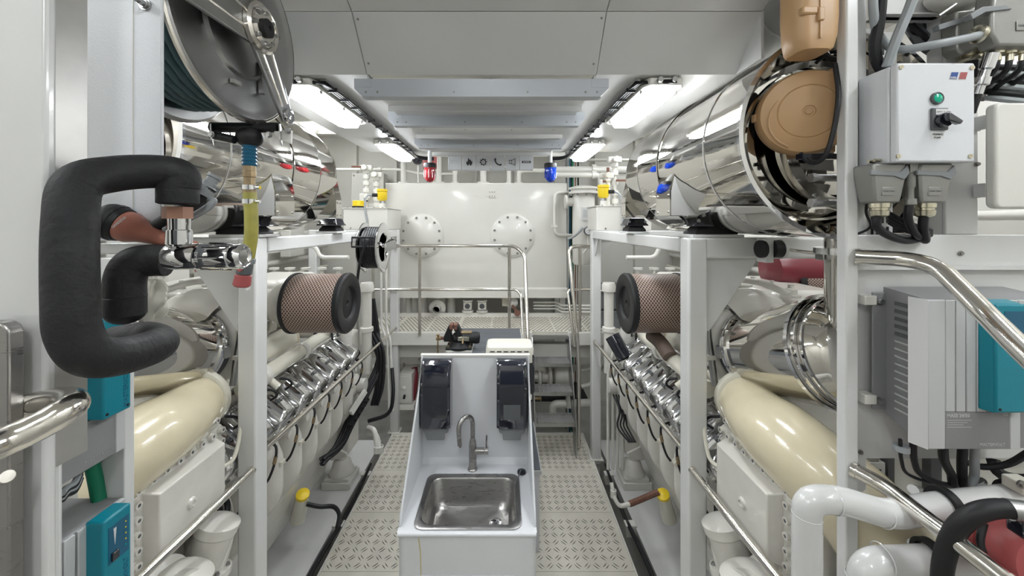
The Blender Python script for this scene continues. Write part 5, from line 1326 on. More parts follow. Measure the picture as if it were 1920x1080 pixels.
put('foam_cap', MB().sphere(P(235,585,0.7344),.0442,28,14,(1,1,.75)), BLACK, ip2)
put('foam_joint', MB().lathe([(.0440,-.002),(.0455,0),(.0440,.002)],P(235,556,0.7344),(0,0,1),32,False), FOAM, ip2)
# thermostatic shower valve
tv=thing('shower_valve','chrome thermostatic shower valve between the insulated pipes','valve',P(380,480,0.7488))
Yv=.7416
put('inlet_nut', MB().cyl(P(333,388,Yv),P(333,410,Yv),.034,seg=6), COPPER, tv)
put('riser', MB().lathe([(.026,0),(.026,.03),(.03,.032),(.03,.07),(.022,.075),(.03,.1)],P(336,410,Yv),(0,0,-1),24), CHROME, tv)
put('body', MB().lathe([(.0,-.005),(.02,0),(.034,.004),(.036,.02),(.036,.085),(.034,.088),(.034,.092),(.037,.095),(.037,.10)],P(316,481,Yv),(1,0,0),32), CHROME, tv)
put('scale_ring', MB().lathe([(.0365,.0),(.0365,.018),(.034,.02)],P(383,481,Yv),(1,0,0),32), DKGREY, tv)
kn=put('knob', MB().lathe([(.034,.0),(.035,.004),(.035,.062),(.031,.066)],P(396,481,Yv),(1,0,0),32), CHROME, tv)
for p in ringpts(P(396,481,Yv)+Vector((.0216,0,0)),(1,0,0),.0252,8): put('grip_rib', MB().cyl(p+Vector((-.025,0,0)),p+Vector((.0216,0,0)),.004,seg=8), CHROME, kn)
put('knob_cap', MB().lathe([(.034,.0),(.035,.003),(.035,.022),(.028,.03),(.022,.028),(.018,.024),(.0,.024)],P(440,481,Yv),(1,0,0),32), CHROME, tv)
text('38-40',P(391,490,Yv)+Vector((0,-.027,0)),.009,(0,0,1),(-1,0,0),PRINTW,tv,ext=.0004)
put('outlet', MB().cyl(P(420,495,Yv),P(420,505,Yv),.014,seg=14), CHROME, tv)
# spray gun lying behind the valve
sg=thing('spray_gun','faded orange and black hose spray gun hung behind the shower valve','spray gun',P(260,440,0.7776))
a0=P(225,420,0.7704); b0=P(318,452,0.7848); d0=(b0-a0).normalized()
put('nozzle_head', MB().lathe([(.0,-.045),(.03,-.044),(.046,-.04),(.05,-.03),(.05,.0),(.047,.012),(.04,.014)],a0,d0,28), BLACK, sg)
b=MB()
for r,n in ((.016,6),(.030,10)):
    for p in ringpts(a0-d0*.0322,d0,r*.72,n): b.cyl(p,p-d0*.001,.0032,seg=6)
put('spray_hole',b,DKGREY,sg,kind='stuff')
put('grip_tooth', MB().lathe([(.0505,-.02),(.0525,-.018),(.0525,-.004),(.0505,-.002)],a0,d0,14,False), BLACK, sg)
put('barrel', MB().lathe([(.044,.012),(.044,.03),(.032,.06),(.024,.10),(.026,.14),(.024,.2)],a0,d0,28), SALMON, sg)
text('GARDENA',a0+Vector((.020,-.034,-.009)),.0075,(.8,0,.6),(-.6,0,.8),PRINTW,sg,ext=.0003)
put('handle', MB().tube(catmull([P(290,432,0.7920),P(330,405,0.7920),P(372,372,0.8064),P(392,350,0.8136)],6),.024,18), BLACK, sg)
put('handle_end', MB().lathe([(.03,0),(.028,.03),(.02,.034),(.02,.045),(.017,.047),(.017,.06),(.02,.062),(.02,.07),(.0,.071)],P(376,366,0.8064),(P(398,338,0.8208)-P(376,366,0.8064)),20), GREYPL, sg)
put('trigger', MB().tube(catmull([P(310,432,0.7776),P(350,412,0.7776),P(385,392,0.7776),P(400,378,0.7848),P(392,374,0.7848)],6),.010,12), GREYPL, sg)
# white glove or rag behind the small elbow
rag=thing('cotton_rag','crumpled off-white rag tucked behind the small insulated elbow','rag',P(285,570,0.8280))
def ragf(a,b2):
    an=2*pi*a; r=.029+.006*sin(an*5+b2*7)+.008*sin(b2*9)*sin(an*2)
    c=P(283,525+75*b2,0.8352)
    k=.55+.6*sin(pi*min(1,b2*.9+.08))
    return c+Vector((r*k*cos(an),r*k*sin(an)*.6,0))
put('cloth', MB().grid(ragf,30,24), MANILA, rag)
MB.K=1.067
# ---------------------------------------------------------------- hose reel
RX,RYc,RZ=-.805,1.15,EYE+.602
hr=thing('hose_reel','big polished steel hose reel with dark teal hose high beside the column','hose reel',(-.9,1.12,EYE+.624))
RR=.258
def disc(x,s,nm):
    o=put(nm, MB().lathe([(RR*.985,-.012),(RR,-.006),(RR+.006,0),(RR,.006),(RR*.985,.008),(RR*.93,.002),(RR*.88,-.004),(RR*.55,-.004),(RR*.53,.006),(RR*.50,.006),(RR*.48,-.012),(RR*.25,-.014),(.0,-.014)],(x,RYc,RZ),(s,0,0),72), SATIN, hr)
    return o
disc(RX,1,'flange'); disc(-1.02,-1,'flange')
put('rim_ring', MB().lathe([(RR+.003,-.006),(RR+.008,-.003),(RR+.008,.003),(RR+.003,.006)],(RX,RYc,RZ),(1,0,0),72,False), STEEL, hr)
put('drum', MB().cyl((-1.01,RYc,RZ),(RX,RYc,RZ),.13,seg=40), SATIN, hr)
b=MB(); pts=[]
turns=6
for k in range(turns*24+1):
    a=2*pi*k/24; x=-.998+.150*k/(turns*24)
    pts.append((x,RYc+.232*sin(a),RZ-.232*cos(a)))
put('wound_hose', MB().tube(pts,.0135,10), THOSE, hr)
pts=[]
for k in range(5*24+1):
    a=2*pi*k/24; x=-.98+.13*k/(5*24)
    pts.append((x,RYc+.202*sin(a+1),RZ-.202*cos(a+1)))
put('wound_hose', MB().tube(pts,.0135,10), THOSE, hr)
# spokes pressed into the flange
for a in (20,140,260):
    ca,sa=cos(radians(a)),sin(radians(a))
    put('flange_bolt', MB().obox((RX+.004,RYc+.18*ca,RZ+.18*sa),(.012,.03,.012)), BOLTM, hr)
put('flange_clip', MB().box((RX,RYc+.08,RZ-.17),(RX+.012,RYc+.10,RZ-.07)), SATIN, hr)
# arms
def arm(p,q2,w0,w1,nm):
    p=Vector(p); q2=Vector(q2); d=(q2-p).normalized(); n=d.cross(Vector((1,0,0))).normalized()
    poly=[]
    for k in range(9):
        a=pi/2+pi*k/8; poly.append(p+d*(w0*cos(a))+n*(w0*sin(a)))
    for k in range(9):
        a=-pi/2+pi*k/8; poly.append(q2+d*(w1*cos(a))+n*(w1*sin(a)))
    o=put(nm, MB().prism(poly,(.012,0,0)), SATIN, hr, bevel=.003)
    for s in (-.45,.45):
        put('pressed_bead', MB().tube([p+d*.05+n*(w0*s)+Vector((.012,0,0)),q2-d*.04+n*(w1*s)+Vector((.012,0,0))],.005,8), STEEL, o)
    return o
hub=Vector((-.763,RYc,RZ))
arm(hub,(-.763,1.305,EYE+.375),.058,.032,'arm')
arm(hub,(-.763,.74,EYE+.60),.058,.07,'arm')
put('hub', MB().lathe([(.07,0),(.07,.012),(.062,.018),(.052,.014),(.05,.012),(.045,.012),(.04,.02),(.0,.02)],(-.750,RYc,RZ),(1,0,0),36), STEEL, hr)
put('hub_core', MB().lathe([(.026,.018),(.026,.028),(.02,.032),(.008,.032),(.006,.026),(.0,.026)],(-.750,RYc,RZ),(1,0,0),24), BLACK, hr)
bolts(hr,ringpts((-.737,RYc,RZ),(1,0,0),.046,8),(1,0,0),.006,.012,SATIN)
put('pivot', MB().lathe([(.026,0),(.026,.006),(.02,.009),(.012,.007),(.0,.012)],(-.750,1.305,EYE+.375),(1,0,0),20), CHROME, hr)
# hose guide with rollers
gy=1.216; gz=zr(243,gy)
for px in (393,522):
    put('guide_cheek', MB().prism([P(px,232,gy-.05),P(px+3,232,gy+.06),P(px+6,275,gy+.06),P(px+2,262,gy-.05)],(.004,0,0)), SATIN, hr)
put('guide_plate', MB().prism([P(513,246,gy-.03),P(546,244,gy-.03),P(545,270,gy-.03),P(515,258,gy-.03)],(0,.01,0)), WHITE, hr, bevel=.002)
put('roller', MB().cyl(P(396,240,gy),P(522,240,gy),.014,seg=16), BLACK, hr)
put('roller', MB().cyl(P(396,252,gy-.04),P(440,262,gy-.04),.012,seg=14), BLACK, hr)
put('roller', MB().cyl(P(396,238,gy+.05),P(522,238,gy+.05),.014,seg=16), BLACK, hr)
bolts(hr,[P(397,252,gy-.056),P(504,253,gy-.04),P(540,245,gy-.035)],(0,-1,0),.007,.008,SATIN)
bs=P(468,258,gy-.01)
put('stop_ball', MB().sphere(bs,.037,20,12,(1,1,.85)), BLACK, hr)
yh=thing('hanging_hose','yellow hose end hanging from the reel with clamps and couplings','hose',P(460,540,1.2057))
b=MB(); prof=[]
z0_=zr(272,gy)
for i in range(6): prof += [(.0175,.011*i),(.021,.011*i+.0055)]
put('bend_guard', MB().lathe(prof+[(.0175,.066)],(bs.x,bs.y,z0_),(0,0,-1),20), BLUEH, yh)
zq=zr(312,gy)
put('brass_joint', MB().lathe([(.0175,0),(.0175,.016),(.0185,.017),(.0185,.034),(.0155,.036),(.0155,.058),(.0185,.06),(.0185,.084)],(bs.x,bs.y,zq),(0,0,-1),8), BRASS, yh)
for py in (348,374): put('hose_clamp', MB().lathe([(.0195,0),(.0205,0),(.0205,.014),(.0195,.014)],(bs.x,bs.y,zr(py,gy)),(0,0,-1),20,False).cyl((bs.x+.02,bs.y,zr(py,gy)-.007),(bs.x+.034,bs.y,zr(py,gy)-.007),.006,seg=10), CHROME, yh)
hp=[(bs.x,bs.y,zr(362,gy)),P(471,400,gy-.01),P(471,440,gy-.01),P(467,468,gy-.01),P(464,486,gy-.01)]
put('hose', MB().tube(catmull(hp,6),.0185,18), YHOSE, yh)
c=P(463,482,gy-.01); dd_=(P(452,540,gy-.01)-c).normalized()
put('coupling_collar', MB().lathe([(.02,0),(.024,.004),(.024,.018),(.02,.02)],c,dd_,18), GREYPL, yh)
put('coupling_body', MB().lathe([(.019,.018),(.021,.024),(.021,.05),(.017,.055)],c,dd_,18), DKGREY, yh)
put('coupling_button', MB().cyl(c+dd_*.036+Vector((0,-.018,0)),c+dd_*.036+Vector((0,-.025,0)),.008,seg=14), RED, yh)
put('coupling_end', MB().lathe([(.017,.052),(.022,.056),(.024,.085),(.02,.09),(.0,.09)],c,dd_,14), RED, yh)
MB.K=1.0
# ---------------------------------------------------------------- chargers facing the aisle
def side_charger(z0,z1,lab,showtop):
    xf=-1.10; y0,y1=.78,1.085
    t=thing('wall_charger',lab,'charger',(-1.2,.95,z0))
    put('case', MB().box((-1.27,y0,z0),(xf-.006,y1,z1)), MIDGREY, t, bevel=.004)
    n=9
    zs=z0+.13
    for i in range(n):
        ya=y0+.004+i*(y1-y0-.03)/n
        put('rib', MB().box((xf-.012,ya,zs),(xf,ya+(y1-y0-.03)/n-.006,z1-.003)), LTGREY, t, bevel=.002)
    put('label_panel', MB().box((xf-.008,y0,z0),(xf+.001,y1-.02,zs-.002)), MIDGREY, t, bevel=.002)
    put('end_strip', MB().box((xf-.012,y1-.026,z0),(xf+.003,y1,z1)), LTGREY, t, bevel=.002)
    text('MASTERVOLT',(xf+.0015,1.0-.02,z0+.016),.0135,(0,1,0),(0,0,1),PRINTD,t,ext=.0003)
    text('24/50',(xf+.0015,.895,zs-.035),.02,(0,1,0),(0,0,1),PRINTD,t,ext=.0003,bold=.0004)
    text('CE',(xf+.0015,1.03,zs-.014),.012,(0,1,0),(0,0,1),PRINTD,t,ext=.0003)
    td=put('display_housing', MB().box((xf-.004,.985,zs+.0),(xf+.045,1.06,z1+.006)), TEAL, t, bevel=.005)
    text('MASTERVOLT',(xf+.0455,1.05,zs+.01),.018,(0,0,1),(0,-1,0),BLUEH,t,ext=.0003)
    put('display_panel', MB().box((xf+.045,.998,z1-.12),(xf+.046,1.052,z1-.02)), BLUEH, td)
    for k in range(5): put('status_light', MB().cyl((xf+.0455,1.043,z1-.035-.016*k),(xf+.047,1.043,z1-.035-.016*k),.002,seg=8), YELLOW if k!=4 else GREEN, td)
    put('slider_mark', MB().prism([(xf+.046,1.010,z1-.03),(xf+.046,1.018,z1-.03),(xf+.046,1.014,z1-.075)],(.0008,0,0)), PRINTW, td)
    put('rocker_switch', MB().box((xf+.045,1.004,z1-.115),(xf+.052,1.022,z1-.092)), BLKGL, td, bevel=.002)
    bolts(t,[(xf+.045,.995,zs+.012),(xf+.045,1.05,zs+.012)],(1,0,0),.003,.002,BLACK,'housing_screw',False)
    return t
side_charger(1.92,2.31,'upper grey and teal charger facing the aisle behind the insulated pipe',False)
side_charger(1.39,1.775,'lower grey and teal charger with status lights beneath the upper one',True)
t=thing('charger_rack','white upright strip behind the two aisle chargers','rack',(-1.12,1.1,0))
put('strip', MB().box((-1.20,1.09,.2),(-1.105,1.12,EYE-.1)), FRAMEG, t, bevel=.003)
put('back_sheet', MB().box((-1.35,.7,.2),(-1.275,1.12,EYE-.1)), WALLW, t)
t=single('green_hose', MB().tube(catmull([P(172,868,1.07),P(180,905,1.08),P(186,940,1.08)],6),.017,14), GREENH, 'short green hose between the two teal chargers','hose')
for k in range(4):
    cable('charger_cable',[P(150,880+6*k,1.03),P(140,905+5*k,1.0),P(125,915+4*k,.97),P(116,925+4*k,.95)],.008,CABLE if k%2 else GCABLE,('black','grey','thin black','thin grey')[k]+' lead between the two aisle chargers',group='leads between the aisle chargers')
# ================================================================ far end of the room
# warning signs
YS=3.42
sr=thing('sign_rail','white rail carrying the warning lamps under the soffit','rail',P(920,290,YS))
put('rail', MB().box((xr(770,YS),YS,zr(292,YS)),(xr(1060,YS),YS+.05,zr(284,YS))), WHITE, sr)
def sign(px,kind,lab):
    x0,x1=xr(px,YS),xr(px+25,YS); z1,z0=zr(288,YS),zr(320,YS)
    xm=(x0+x1)/2; zm=(z0+z1)/2
    t=thing('warning_sign',lab,'sign',(xm,YS,z0))
    put('lamp_box', MB().box((x0,YS-.03,z0),(x1,YS+.01,z1)), SIGNW, t, bevel=.003)
    put('frame_line', MB().box((x0+.004,YS-.0315,z0+.004),(x1-.004,YS-.03,z0+.007)).box((x0+.004,YS-.0315,z1-.02),(x1-.004,YS-.03,z1-.017)), LIPG, t)
    y=YS-.031
    if kind=='flame':
        put('icon', MB().prism([(xm-.012,y,zm-.04),(xm-.028,y,zm-.02),(xm-.026,y,zm+.005),(xm-.016,y,zm-.004),(xm-.01,y,zm+.035),(xm+.006,y,zm+.012),(xm+.012,y,zm+.022),(xm+.018,y,zm+.0),(xm+.028,y,zm+.006),(xm+.026,y,zm-.022),(xm+.012,y,zm-.04),(xm+.004,y,zm-.03),(xm,y,zm-.018),(xm-.006,y,zm-.03)],(0,-.001,0)), ICON, t)
    if kind=='gear':
        pts=[]
        for k in range(32):
            a=2*pi*k/32; r=.034 if k%4<2 else .025; pts.append((xm+r*cos(a),y,zm-.005+r*sin(a)))
        put('icon', MB().prism(pts,(0,-.001,0)), ICON, t)
        put('icon_ring', MB().lathe([(.017,.001),(.017,.0015),(.011,.0015),(.011,.001)],(xm,y,zm-.005),(0,-1,0),20,False), PRINTW, t)
        put('icon_hub', MB().lathe([(.006,.001),(.006,.0015),(.0,.0015)],(xm,y,zm-.005),(0,-1,0),12), PRINTW, t)
    if kind=='phone':
        put('icon', MB().tube(catmull([(xm-.026,y,zm+.02),(xm-.018,y,zm-.006),(xm-.002,y,zm-.024),(xm+.024,y,zm-.032)],5),.006,8), ICON, t)
        put('icon_end', MB().obox((xm-.024,y,zm+.02),(.022,.004,.014),Vector((.5,0,.87)),Vector((0,1,0)),Vector((-.87,0,.5))), ICON, t)
        put('icon_end', MB().obox((xm+.024,y,zm-.03),(.022,.004,.014),Vector((.87,0,.5)),Vector((0,1,0)),Vector((-.5,0,.87))), ICON, t)
    if kind=='horn':
        for a,b2 in (((-.028,.012),(-.028,-.018)),((-.028,.012),(-.004,.012)),((-.028,-.018),(-.004,-.018)),((-.004,.012),(-.004,-.018)),((-.004,.012),(.026,.028)),((-.004,-.018),(.026,-.034)),((.026,.028),(.026,-.034))):
            put('icon_line', MB().bar((xm+a[0],y,zm+a[1]),(xm+b2[0],y,zm+b2[1]),.003,.006,(0,-1,0)), ICON, t)
    if kind=='fog':
        put('icon', MB().box((xm-.04,y-.001,zm-.014),(xm+.04,y,zm+.006)), ICON, t)
        text('HI FOG',(xm,y-.0012,zm-.010),.017,(1,0,0),(0,0,1),PRINTW,t,ext=.0003,align='CENTER',bold=.0003)
    if kind=='car':
        put('icon_line', MB().tube([(xm-.034,y,zm-.012),(xm-.03,y,zm),(xm-.016,y,zm+.014),(xm+.016,y,zm+.014),(xm+.03,y,zm),(xm+.034,y,zm-.012)],.0016,6), LIPG, t)
        put('icon_line', MB().tube([(xm-.036,y,zm-.014),(xm+.036,y,zm-.014)],.0016,6), LIPG, t)
for px,k,l in ((841,'car','pale warning lamp box with a faint outline sign'),(868,'flame','warning lamp box with a black flame'),(894,'gear','warning lamp box with a black gear wheel'),(921,'phone','warning lamp box with a black telephone'),(948,'horn','warning lamp box with a black horn outline'),(974,'fog','warning lamp box reading HI FOG')):
    sign(px,k,l)
pn=thing('ceiling_duct_box','pale grey cable duct box below the soffit end','duct',P(920,250,3.2))
put('box', MB().box((xr(840,3.3),3.26,zr(290,3.3)),(xr(1000,3.3),3.34,zr(270,3.3)+.06)), LIPG, pn, bevel=.003)
def beacon(px,m,lab):
    Yb=3.3; x=xr(px,Yb)
    t=thing('beacon',lab,'beacon',(x,Yb,zr(344,Yb)))
    put('stem', MB().cyl((x,Yb,zr(306,Yb)),(x,Yb,EYE+.65),.017,seg=14), LTGREY, t)
    put('base', MB().lathe([(.04,0),(.054,.004),(.056,.03),(.052,.045),(.0,.046)],(x,Yb,zr(316,Yb)),(0,0,1),24), BLACK, t)
    put('lens', MB().lathe([(.053,0),(.053,.012),(.049,.014),(.049,.075),(.042,.10),(.026,.12),(.0,.127)],(x,Yb,zr(315,Yb)),(0,0,-1),28), m, t)
    put('bulb', MB().lathe([(.02,0),(.02,.06),(.012,.075),(.0,.08)],(x,Yb,zr(315,Yb)),(0,0,-1),12), CHROME, t)
    for p in ringpts((x,Yb,zr(318,Yb)-.03),(0,0,1),.051,10): put('guard_rib', MB().box((p.x-.002,p.y-.002,p.z-.045),(p.x+.002,p.y+.002,p.z+.02)), m, t)
beacon(806,REDGL,'red rotating beacon hanging under the soffit')
beacon(1032,BLUEGL,'blue rotating beacon hanging under the soffit')
t=thing('red_bucket','red cylindrical horn behind the red beacon','horn',P(806,300,3.9))
put('can', MB().cyl(P(806,292,4.0),P(806,316,4.0),.075,seg=24), RED, t); put('rim', MB().cyl(P(806,290,4.0),P(806,293,4.0),.079,seg=24), WHITE, t); put('hanger', MB().cyl(P(806,291,4.0),(P(806,291,4.0).x,4.0,4.1),.012,seg=10), WHITE, t)
t=thing('dome_camera','smoked dome camera on a thin white stem above the tank','camera',P(783,300,5.4))
put('dome', MB().sphere(P(783,297,5.4),.085,20,12,(1,1,1.1)), SMOKE, t); put('stem', MB().cyl(P(784,310,5.4),P(784,342,5.4),.012,seg=10), WHITE, t); put('rim', MB().lathe([(.086,-.01),(.094,0),(.086,.01)],P(783,296,5.4),(0,0,1),24,False), WHITE, t)
# white boxes on the far ends of the frames with level sensors
def top_box(x0,x1,y0,y1,lab):
    t=thing('header_tank',lab,'tank',((x0+x1)/2,y0,EYE-.07))
    put('body', MB().box((x0,y0,EYE-.072),(x1,y1,EYE+.19)), WHITE, t, bevel=.006)
    put('lid', MB().box((x0-.012,y0-.012,EYE+.19),(x1+.012,y1+.012,EYE+.2)), WHITE, t)
    n=5
    bolts(t,[(x0+(x1-x0)*(k+.5)/n,y0-.004,EYE+.2) for k in range(n)],(0,0,1),.008,.008)
    bolts(t,[(x0+(x1-x0)*(k+.5)/3,y0,EYE-.05) for k in range(3)],(0,-1,0),.008,.006)
top_box(-1.96,-1.42,4.585,5.2,'white header tank with a yellow sensor behind the far cable reel')
top_box(1.02,1.62,4.07,4.5,'white header tank with a yellow sensor near the blue beacon')
def sensor(p,lab,small=False,side=-1):
    x,y,z=p
    t=thing('level_sensor',lab,'sensor',(x,y,z))
    if not small:
        put('socket', MB().cyl((x,y,z),(x,y,z+.06),.04,seg=18), WHITE, t)
        put('neck', MB().lathe([(.036,0),(.036,.012),(.028,.014),(.028,.04)],(x,y,z+.06),(0,0,1),6), SATIN, t)
        put('head', MB().lathe([(.035,.09),(.05,.10),(.062,.12),(.062,.20),(.055,.205),(.066,.21),(.066,.235),(.05,.24),(.0,.24)],(x,y,z),(0,0,1),20), YELLOW, t)
        put('gland', MB().cyl((x+side*.05,y-.03,z+.16),(x+side*.11,y-.05,z+.16),.022,seg=12), BLACK, t)
    else:
        put('head', MB().lathe([(.06,0),(.06,.02),(.07,.022),(.07,.085),(.06,.09),(.0,.09)],(x,y,z),(0,0,1),18), YELLOW, t)
        put('base_ring', MB().cyl((x,y,z-.002),(x,y,z+.02),.075,seg=18), BLACK, t)
    return t
s1=sensor((-1.52,4.70,EYE+.2),'yellow level sensor with a grey cable near the red beacon')
sensor((-1.80,4.65,EYE+.2),'squat yellow sensor cap on the header tank near the far cable reel',True)
s2=sensor((1.13,4.2,EYE+.2),'yellow level sensor with a grey cable near the blue beacon',side=1)
pcable(s1,[(-1.62,4.66,EYE+.36),(-1.68,4.6,EYE+.34),(-1.69,4.57,EYE+.2),(-1.66,4.56,EYE+.0),(-1.65,4.56,EYE-.2)],.011,GCABLE)
pcable(s2,[(1.24,4.15,EYE+.36),(1.29,4.08,EYE+.30),(1.30,4.05,EYE+.1),(1.31,4.05,EYE-.05),(1.36,4.03,EYE-.2),(1.5,4.0,EYE-.23)],.011,GCABLE)
# far cable reel
cy_,cz=3.42,EYE-.215
cr=thing('cable_reel','polished steel reel wound with black cable near the far white post','cable reel',(-1.18,cy_,cz-.23))
for x in (-1.095,-1.262):
    put('flange', MB().lathe([(.222,-.005),(.229,0),(.222,.005),(.135,.003),(.125,-.006),(.05,-.006),(.0,-.006)],(x,cy_,cz),(1,0,0),48), CHROME, cr)
pts=[]
for k in range(7*20+1):
    a=2*pi*k/20; pts.append((-1.25+.142*k/140,cy_+.18*sin(a),cz+.18*cos(a)))
put('wound_cable', MB().tube(pts,.0115,8), CABLE, cr)
put('drum', MB().cyl((-1.26,cy_,cz),(-1.10,cy_,cz),.155,seg=28), BLACK, cr)
put('hub', MB().lathe([(.045,0),(.045,.02),(.025,.03),(.0,.03)],(-1.095,cy_,cz),(1,0,0),20), CHROME, cr)
for an in (40,160,280):
    put('spoke', MB().bar((-1.088,cy_,cz),(-1.088,cy_+.12*cos(radians(an)),cz+.12*sin(radians(an))),.03,.006,(1,0,0)), CHROME, cr)
put('arm', MB().bar((-1.07,cy_,cz),(-1.07,3.72,cz+.02),.012,.08), SATIN, cr)
put('arm', MB().bar((-1.065,3.72,cz+.02),(-1.29,3.72,cz+.06),.012,.08,(0,0,1)), SATIN, cr)
put('beam_bracket', MB().box((-1.289,3.62,cz-.01),(-1.278,3.80,cz+.14)), SATIN, cr, bevel=.003)
put('guide_frame', MB().tube([(-1.29,cy_-.235,cz+.10),(-1.10,cy_-.235,cz+.10),(-1.10,cy_-.235,cz+.02),(-1.29,cy_-.235,cz+.02),(-1.29,cy_-.235,cz+.10)],.009,8), BLACK, cr)
put('guide_arm', MB().bar((-1.10,cy_-.235,cz+.06),(-1.085,cy_,cz+.02),.01,.02), BLACK, cr)
pcable(cr,[(-1.18,cy_-.17,cz+.09),(-1.16,cy_-.24,cz+.06),(-1.20,cy_-.25,cz-.05),(-1.235,cy_-.24,cz-.22),(-1.25,cy_-.22,cz-.34)],.012,CABLE,'loose_end')
# white pressure vessel and pipework between tank and header tank
pv=thing('filter_vessel','upright white filter vessel with gauge between the tank and the header tank','vessel',P(1090,470,5.0))
vx,vy2=xr(1094,5.1),5.1
put('shell', MB().lathe([(.13,0),(.15,.03),(.15,.95),(.145,.96)],(vx,vy2,EYE-.55),(0,0,1),28), WHITE, pv)
put('lid', MB().lathe([(.2,0),(.2,.03),(.17,.035),(.17,.06),(.2,.062),(.2,.085),(.1,.11),(.0,.11)],(vx,vy2,EYE+.41),(0,0,1),28), WHITE, pv)
bolts(pv,ringpts((vx,vy2,EYE+.40),(0,0,1),.185,10),(0,0,-1),.012,.02)
put('label_plate', MB().box((vx-.06,vy2-.165,EYE+.05),(vx+.07,vy2-.15,EYE+.22)), PRINTW, pv)
put('label_print', MB().box((vx-.04,vy2-.168,EYE+.09),(vx+.05,vy2-.165,EYE+.19)), LTGREY, pv)
put('gauge', MB().lathe([(.06,0),(.06,.04),(.055,.045),(.0,.045)],(vx+.02,vy2-.19,EYE-.09),(0,-1,0),24), DKGREY, pv)
gf=put('gauge_face', MB().lathe([(.05,.046),(.0,.047)],(vx+.02,vy2-.19,EYE-.09),(0,-1,0),24), PRINTW, pv)
put('needle', MB().bar((vx+.02,vy2-.238,EYE-.09),(vx+.05,vy2-.238,EYE-.06),.003,.006,(0,-1,0)), ICON, pv)
put('gauge_stem', MB().tube([(vx+.02,vy2-.19,EYE-.14),(vx+.02,vy2-.19,EYE-.3),(vx-.03,vy2-.17,EYE-.38)],.012,8,.03), WHITE, pv)
pcable(pv,[(vx-.05,vy2-.2,EYE-.05),(vx-.15,vy2-.2,EYE-.15),(vx-.25,vy2-.18,EYE-.2)],.016,GCABLE)
# side nozzle to the tank
put('side_nozzle', MB().lathe([(.06,0),(.06,.1),(.10,.1),(.10,.125),(.0,.125)],(vx-.13,vy2,EYE+.30),(-1,0,0),20), WHITE, pv)
for k,(px,m,r) in enumerate(((1068,BLUEH,.012),(1074,GREENH,.016),(1080,COPPER,.010),(1071,DKGREY,.02),(1086,CABLE,.012),(1064,GCABLE,.016))):
    x=xr(px,5.6); single('riser_pipe', MB().cyl((x,5.6+.02*k,-.55),(x,5.6+.02*k,4.1),r,seg=10), m, ('thin blue','green','thin copper','dark grey','black','light grey')[k]+' riser pipe in the gap beside the tank','pipe',group='risers beside the tank')
# overhead pipe runs with joints
def run(name,lab,pts,r,fil=.08,cols=(),m=WHITE,cat='pipe'):
    t=thing(name,lab,cat,pts[0])
    put('tube', MB().tube(pts,r,14,fil), m, t)
    for p,d in cols: put('coupling', MB().lathe([(r*1.02,-.03),(r*1.5,-.028),(r*1.5,.028),(r*1.02,.03)],p,d,14,False), m, t)
    return t
run('overhead_pipe','thick white pipe running across above the vessel',[P(1040,319,5.4),P(1260,319,5.4)],.055,cols=[(P(1113,319,5.4),(1,0,0))])
run('overhead_pipe','thinner white pipe with an elbow above the vessel',[P(1040,328,5.2),P(1125,328,5.2),P(1128,350,5.2),P(1128,400,5.2)],.038,cols=[(P(1113,328,5.2),(1,0,0))])
run('overhead_pipe','narrow white pipe along the far wall top beyond the blue beacon',[P(1040,300,5.9),P(1260,300,5.9)],.025)
run('overhead_pipe','narrow white pipe along the far wall beyond the red beacon',[P(600,318,5.6),P(752,318,5.6),P(790,326,5.6),P(850,326,5.6)],.022,cols=[(P(712,318,5.6),(1,0,0))])
def valve_stack(px,py0,py1,Y,lab,hand=None,top=None):
    x=xr(px,Y); t=thing('valve_stack',lab,'valve',(x,Y,zr(py1,Y)))
    za,zb=zr(py0,Y),zr(py1,Y); L=za-zb
    prof=[(.024,0)]
    for f in (.12,.3,.52,.72,.9):
        prof += [(.024,L*f-.03),(.042,L*f-.028),(.046,L*f),(.042,L*f+.028),(.024,L*f+.03)]
    prof += [(.024,L),(.0,L)]
    put('body', MB().lathe(prof,(x,Y,zb),(0,0,1),14), WHITE, t)
    put('top_cross', MB().obox((x,Y,za),(.16,.07,.07)), WHITE, t, bevel=.012)
    put('bonnet', MB().cyl((x,Y-.03,za),(x,Y-.10,za),.035,seg=10), WHITE, t)
    if hand: put('lever', MB().bar((x,Y-.06,zb+L*hand[1]),(x+hand[0],Y-.07,zb+L*hand[1]),.02,.024), RUST, t, bevel=.003)
    return t
valve_stack(687,315,375,5.0,'white valve stack with a rusty lever beside the red beacon side wall',(-.17,1.02))
valve_stack(706,328,392,5.05,'short white valve near the squat yellow sensor')
valve_stack(1152,300,388,4.4,'tall white valve stack rising behind the header tank',(.13,.55))
valve_stack(1137,330,388,4.38,'white valve with upright rusty lever behind the yellow sensor',(-.06,.8))
t=thing('valve_lever','rusty red valve handle upright above the header tank','valve',P(1140,388,4.31))
put('lever', MB().bar(P(1140,314,4.3),P(1140,336,4.3),.03,.02), RUST, t, bevel=.003); put('hub', MB().sphere(P(1140,338,4.31),.032,12,8), WHITE, t); put('stem', MB().cyl(P(1140,338,4.31),(P(1140,338,4.31).x,4.31,EYE+.2),.016,seg=10), WHITE, t)
t=thing('switch_box','small white switch box with a window among the valves','box',P(687,375,5.1))
put('case', MB().obox(P(687,372,5.15),(.15,.1,.13)), WHITE, t, bevel=.004); put('stand', MB().cyl(P(687,380,5.15),(P(687,380,5.15).x,5.15,EYE+.2),.03,seg=12), WHITE, t); put('window', MB().obox(P(686,372,5.09),(.05,.004,.09)), DKGREY, t)
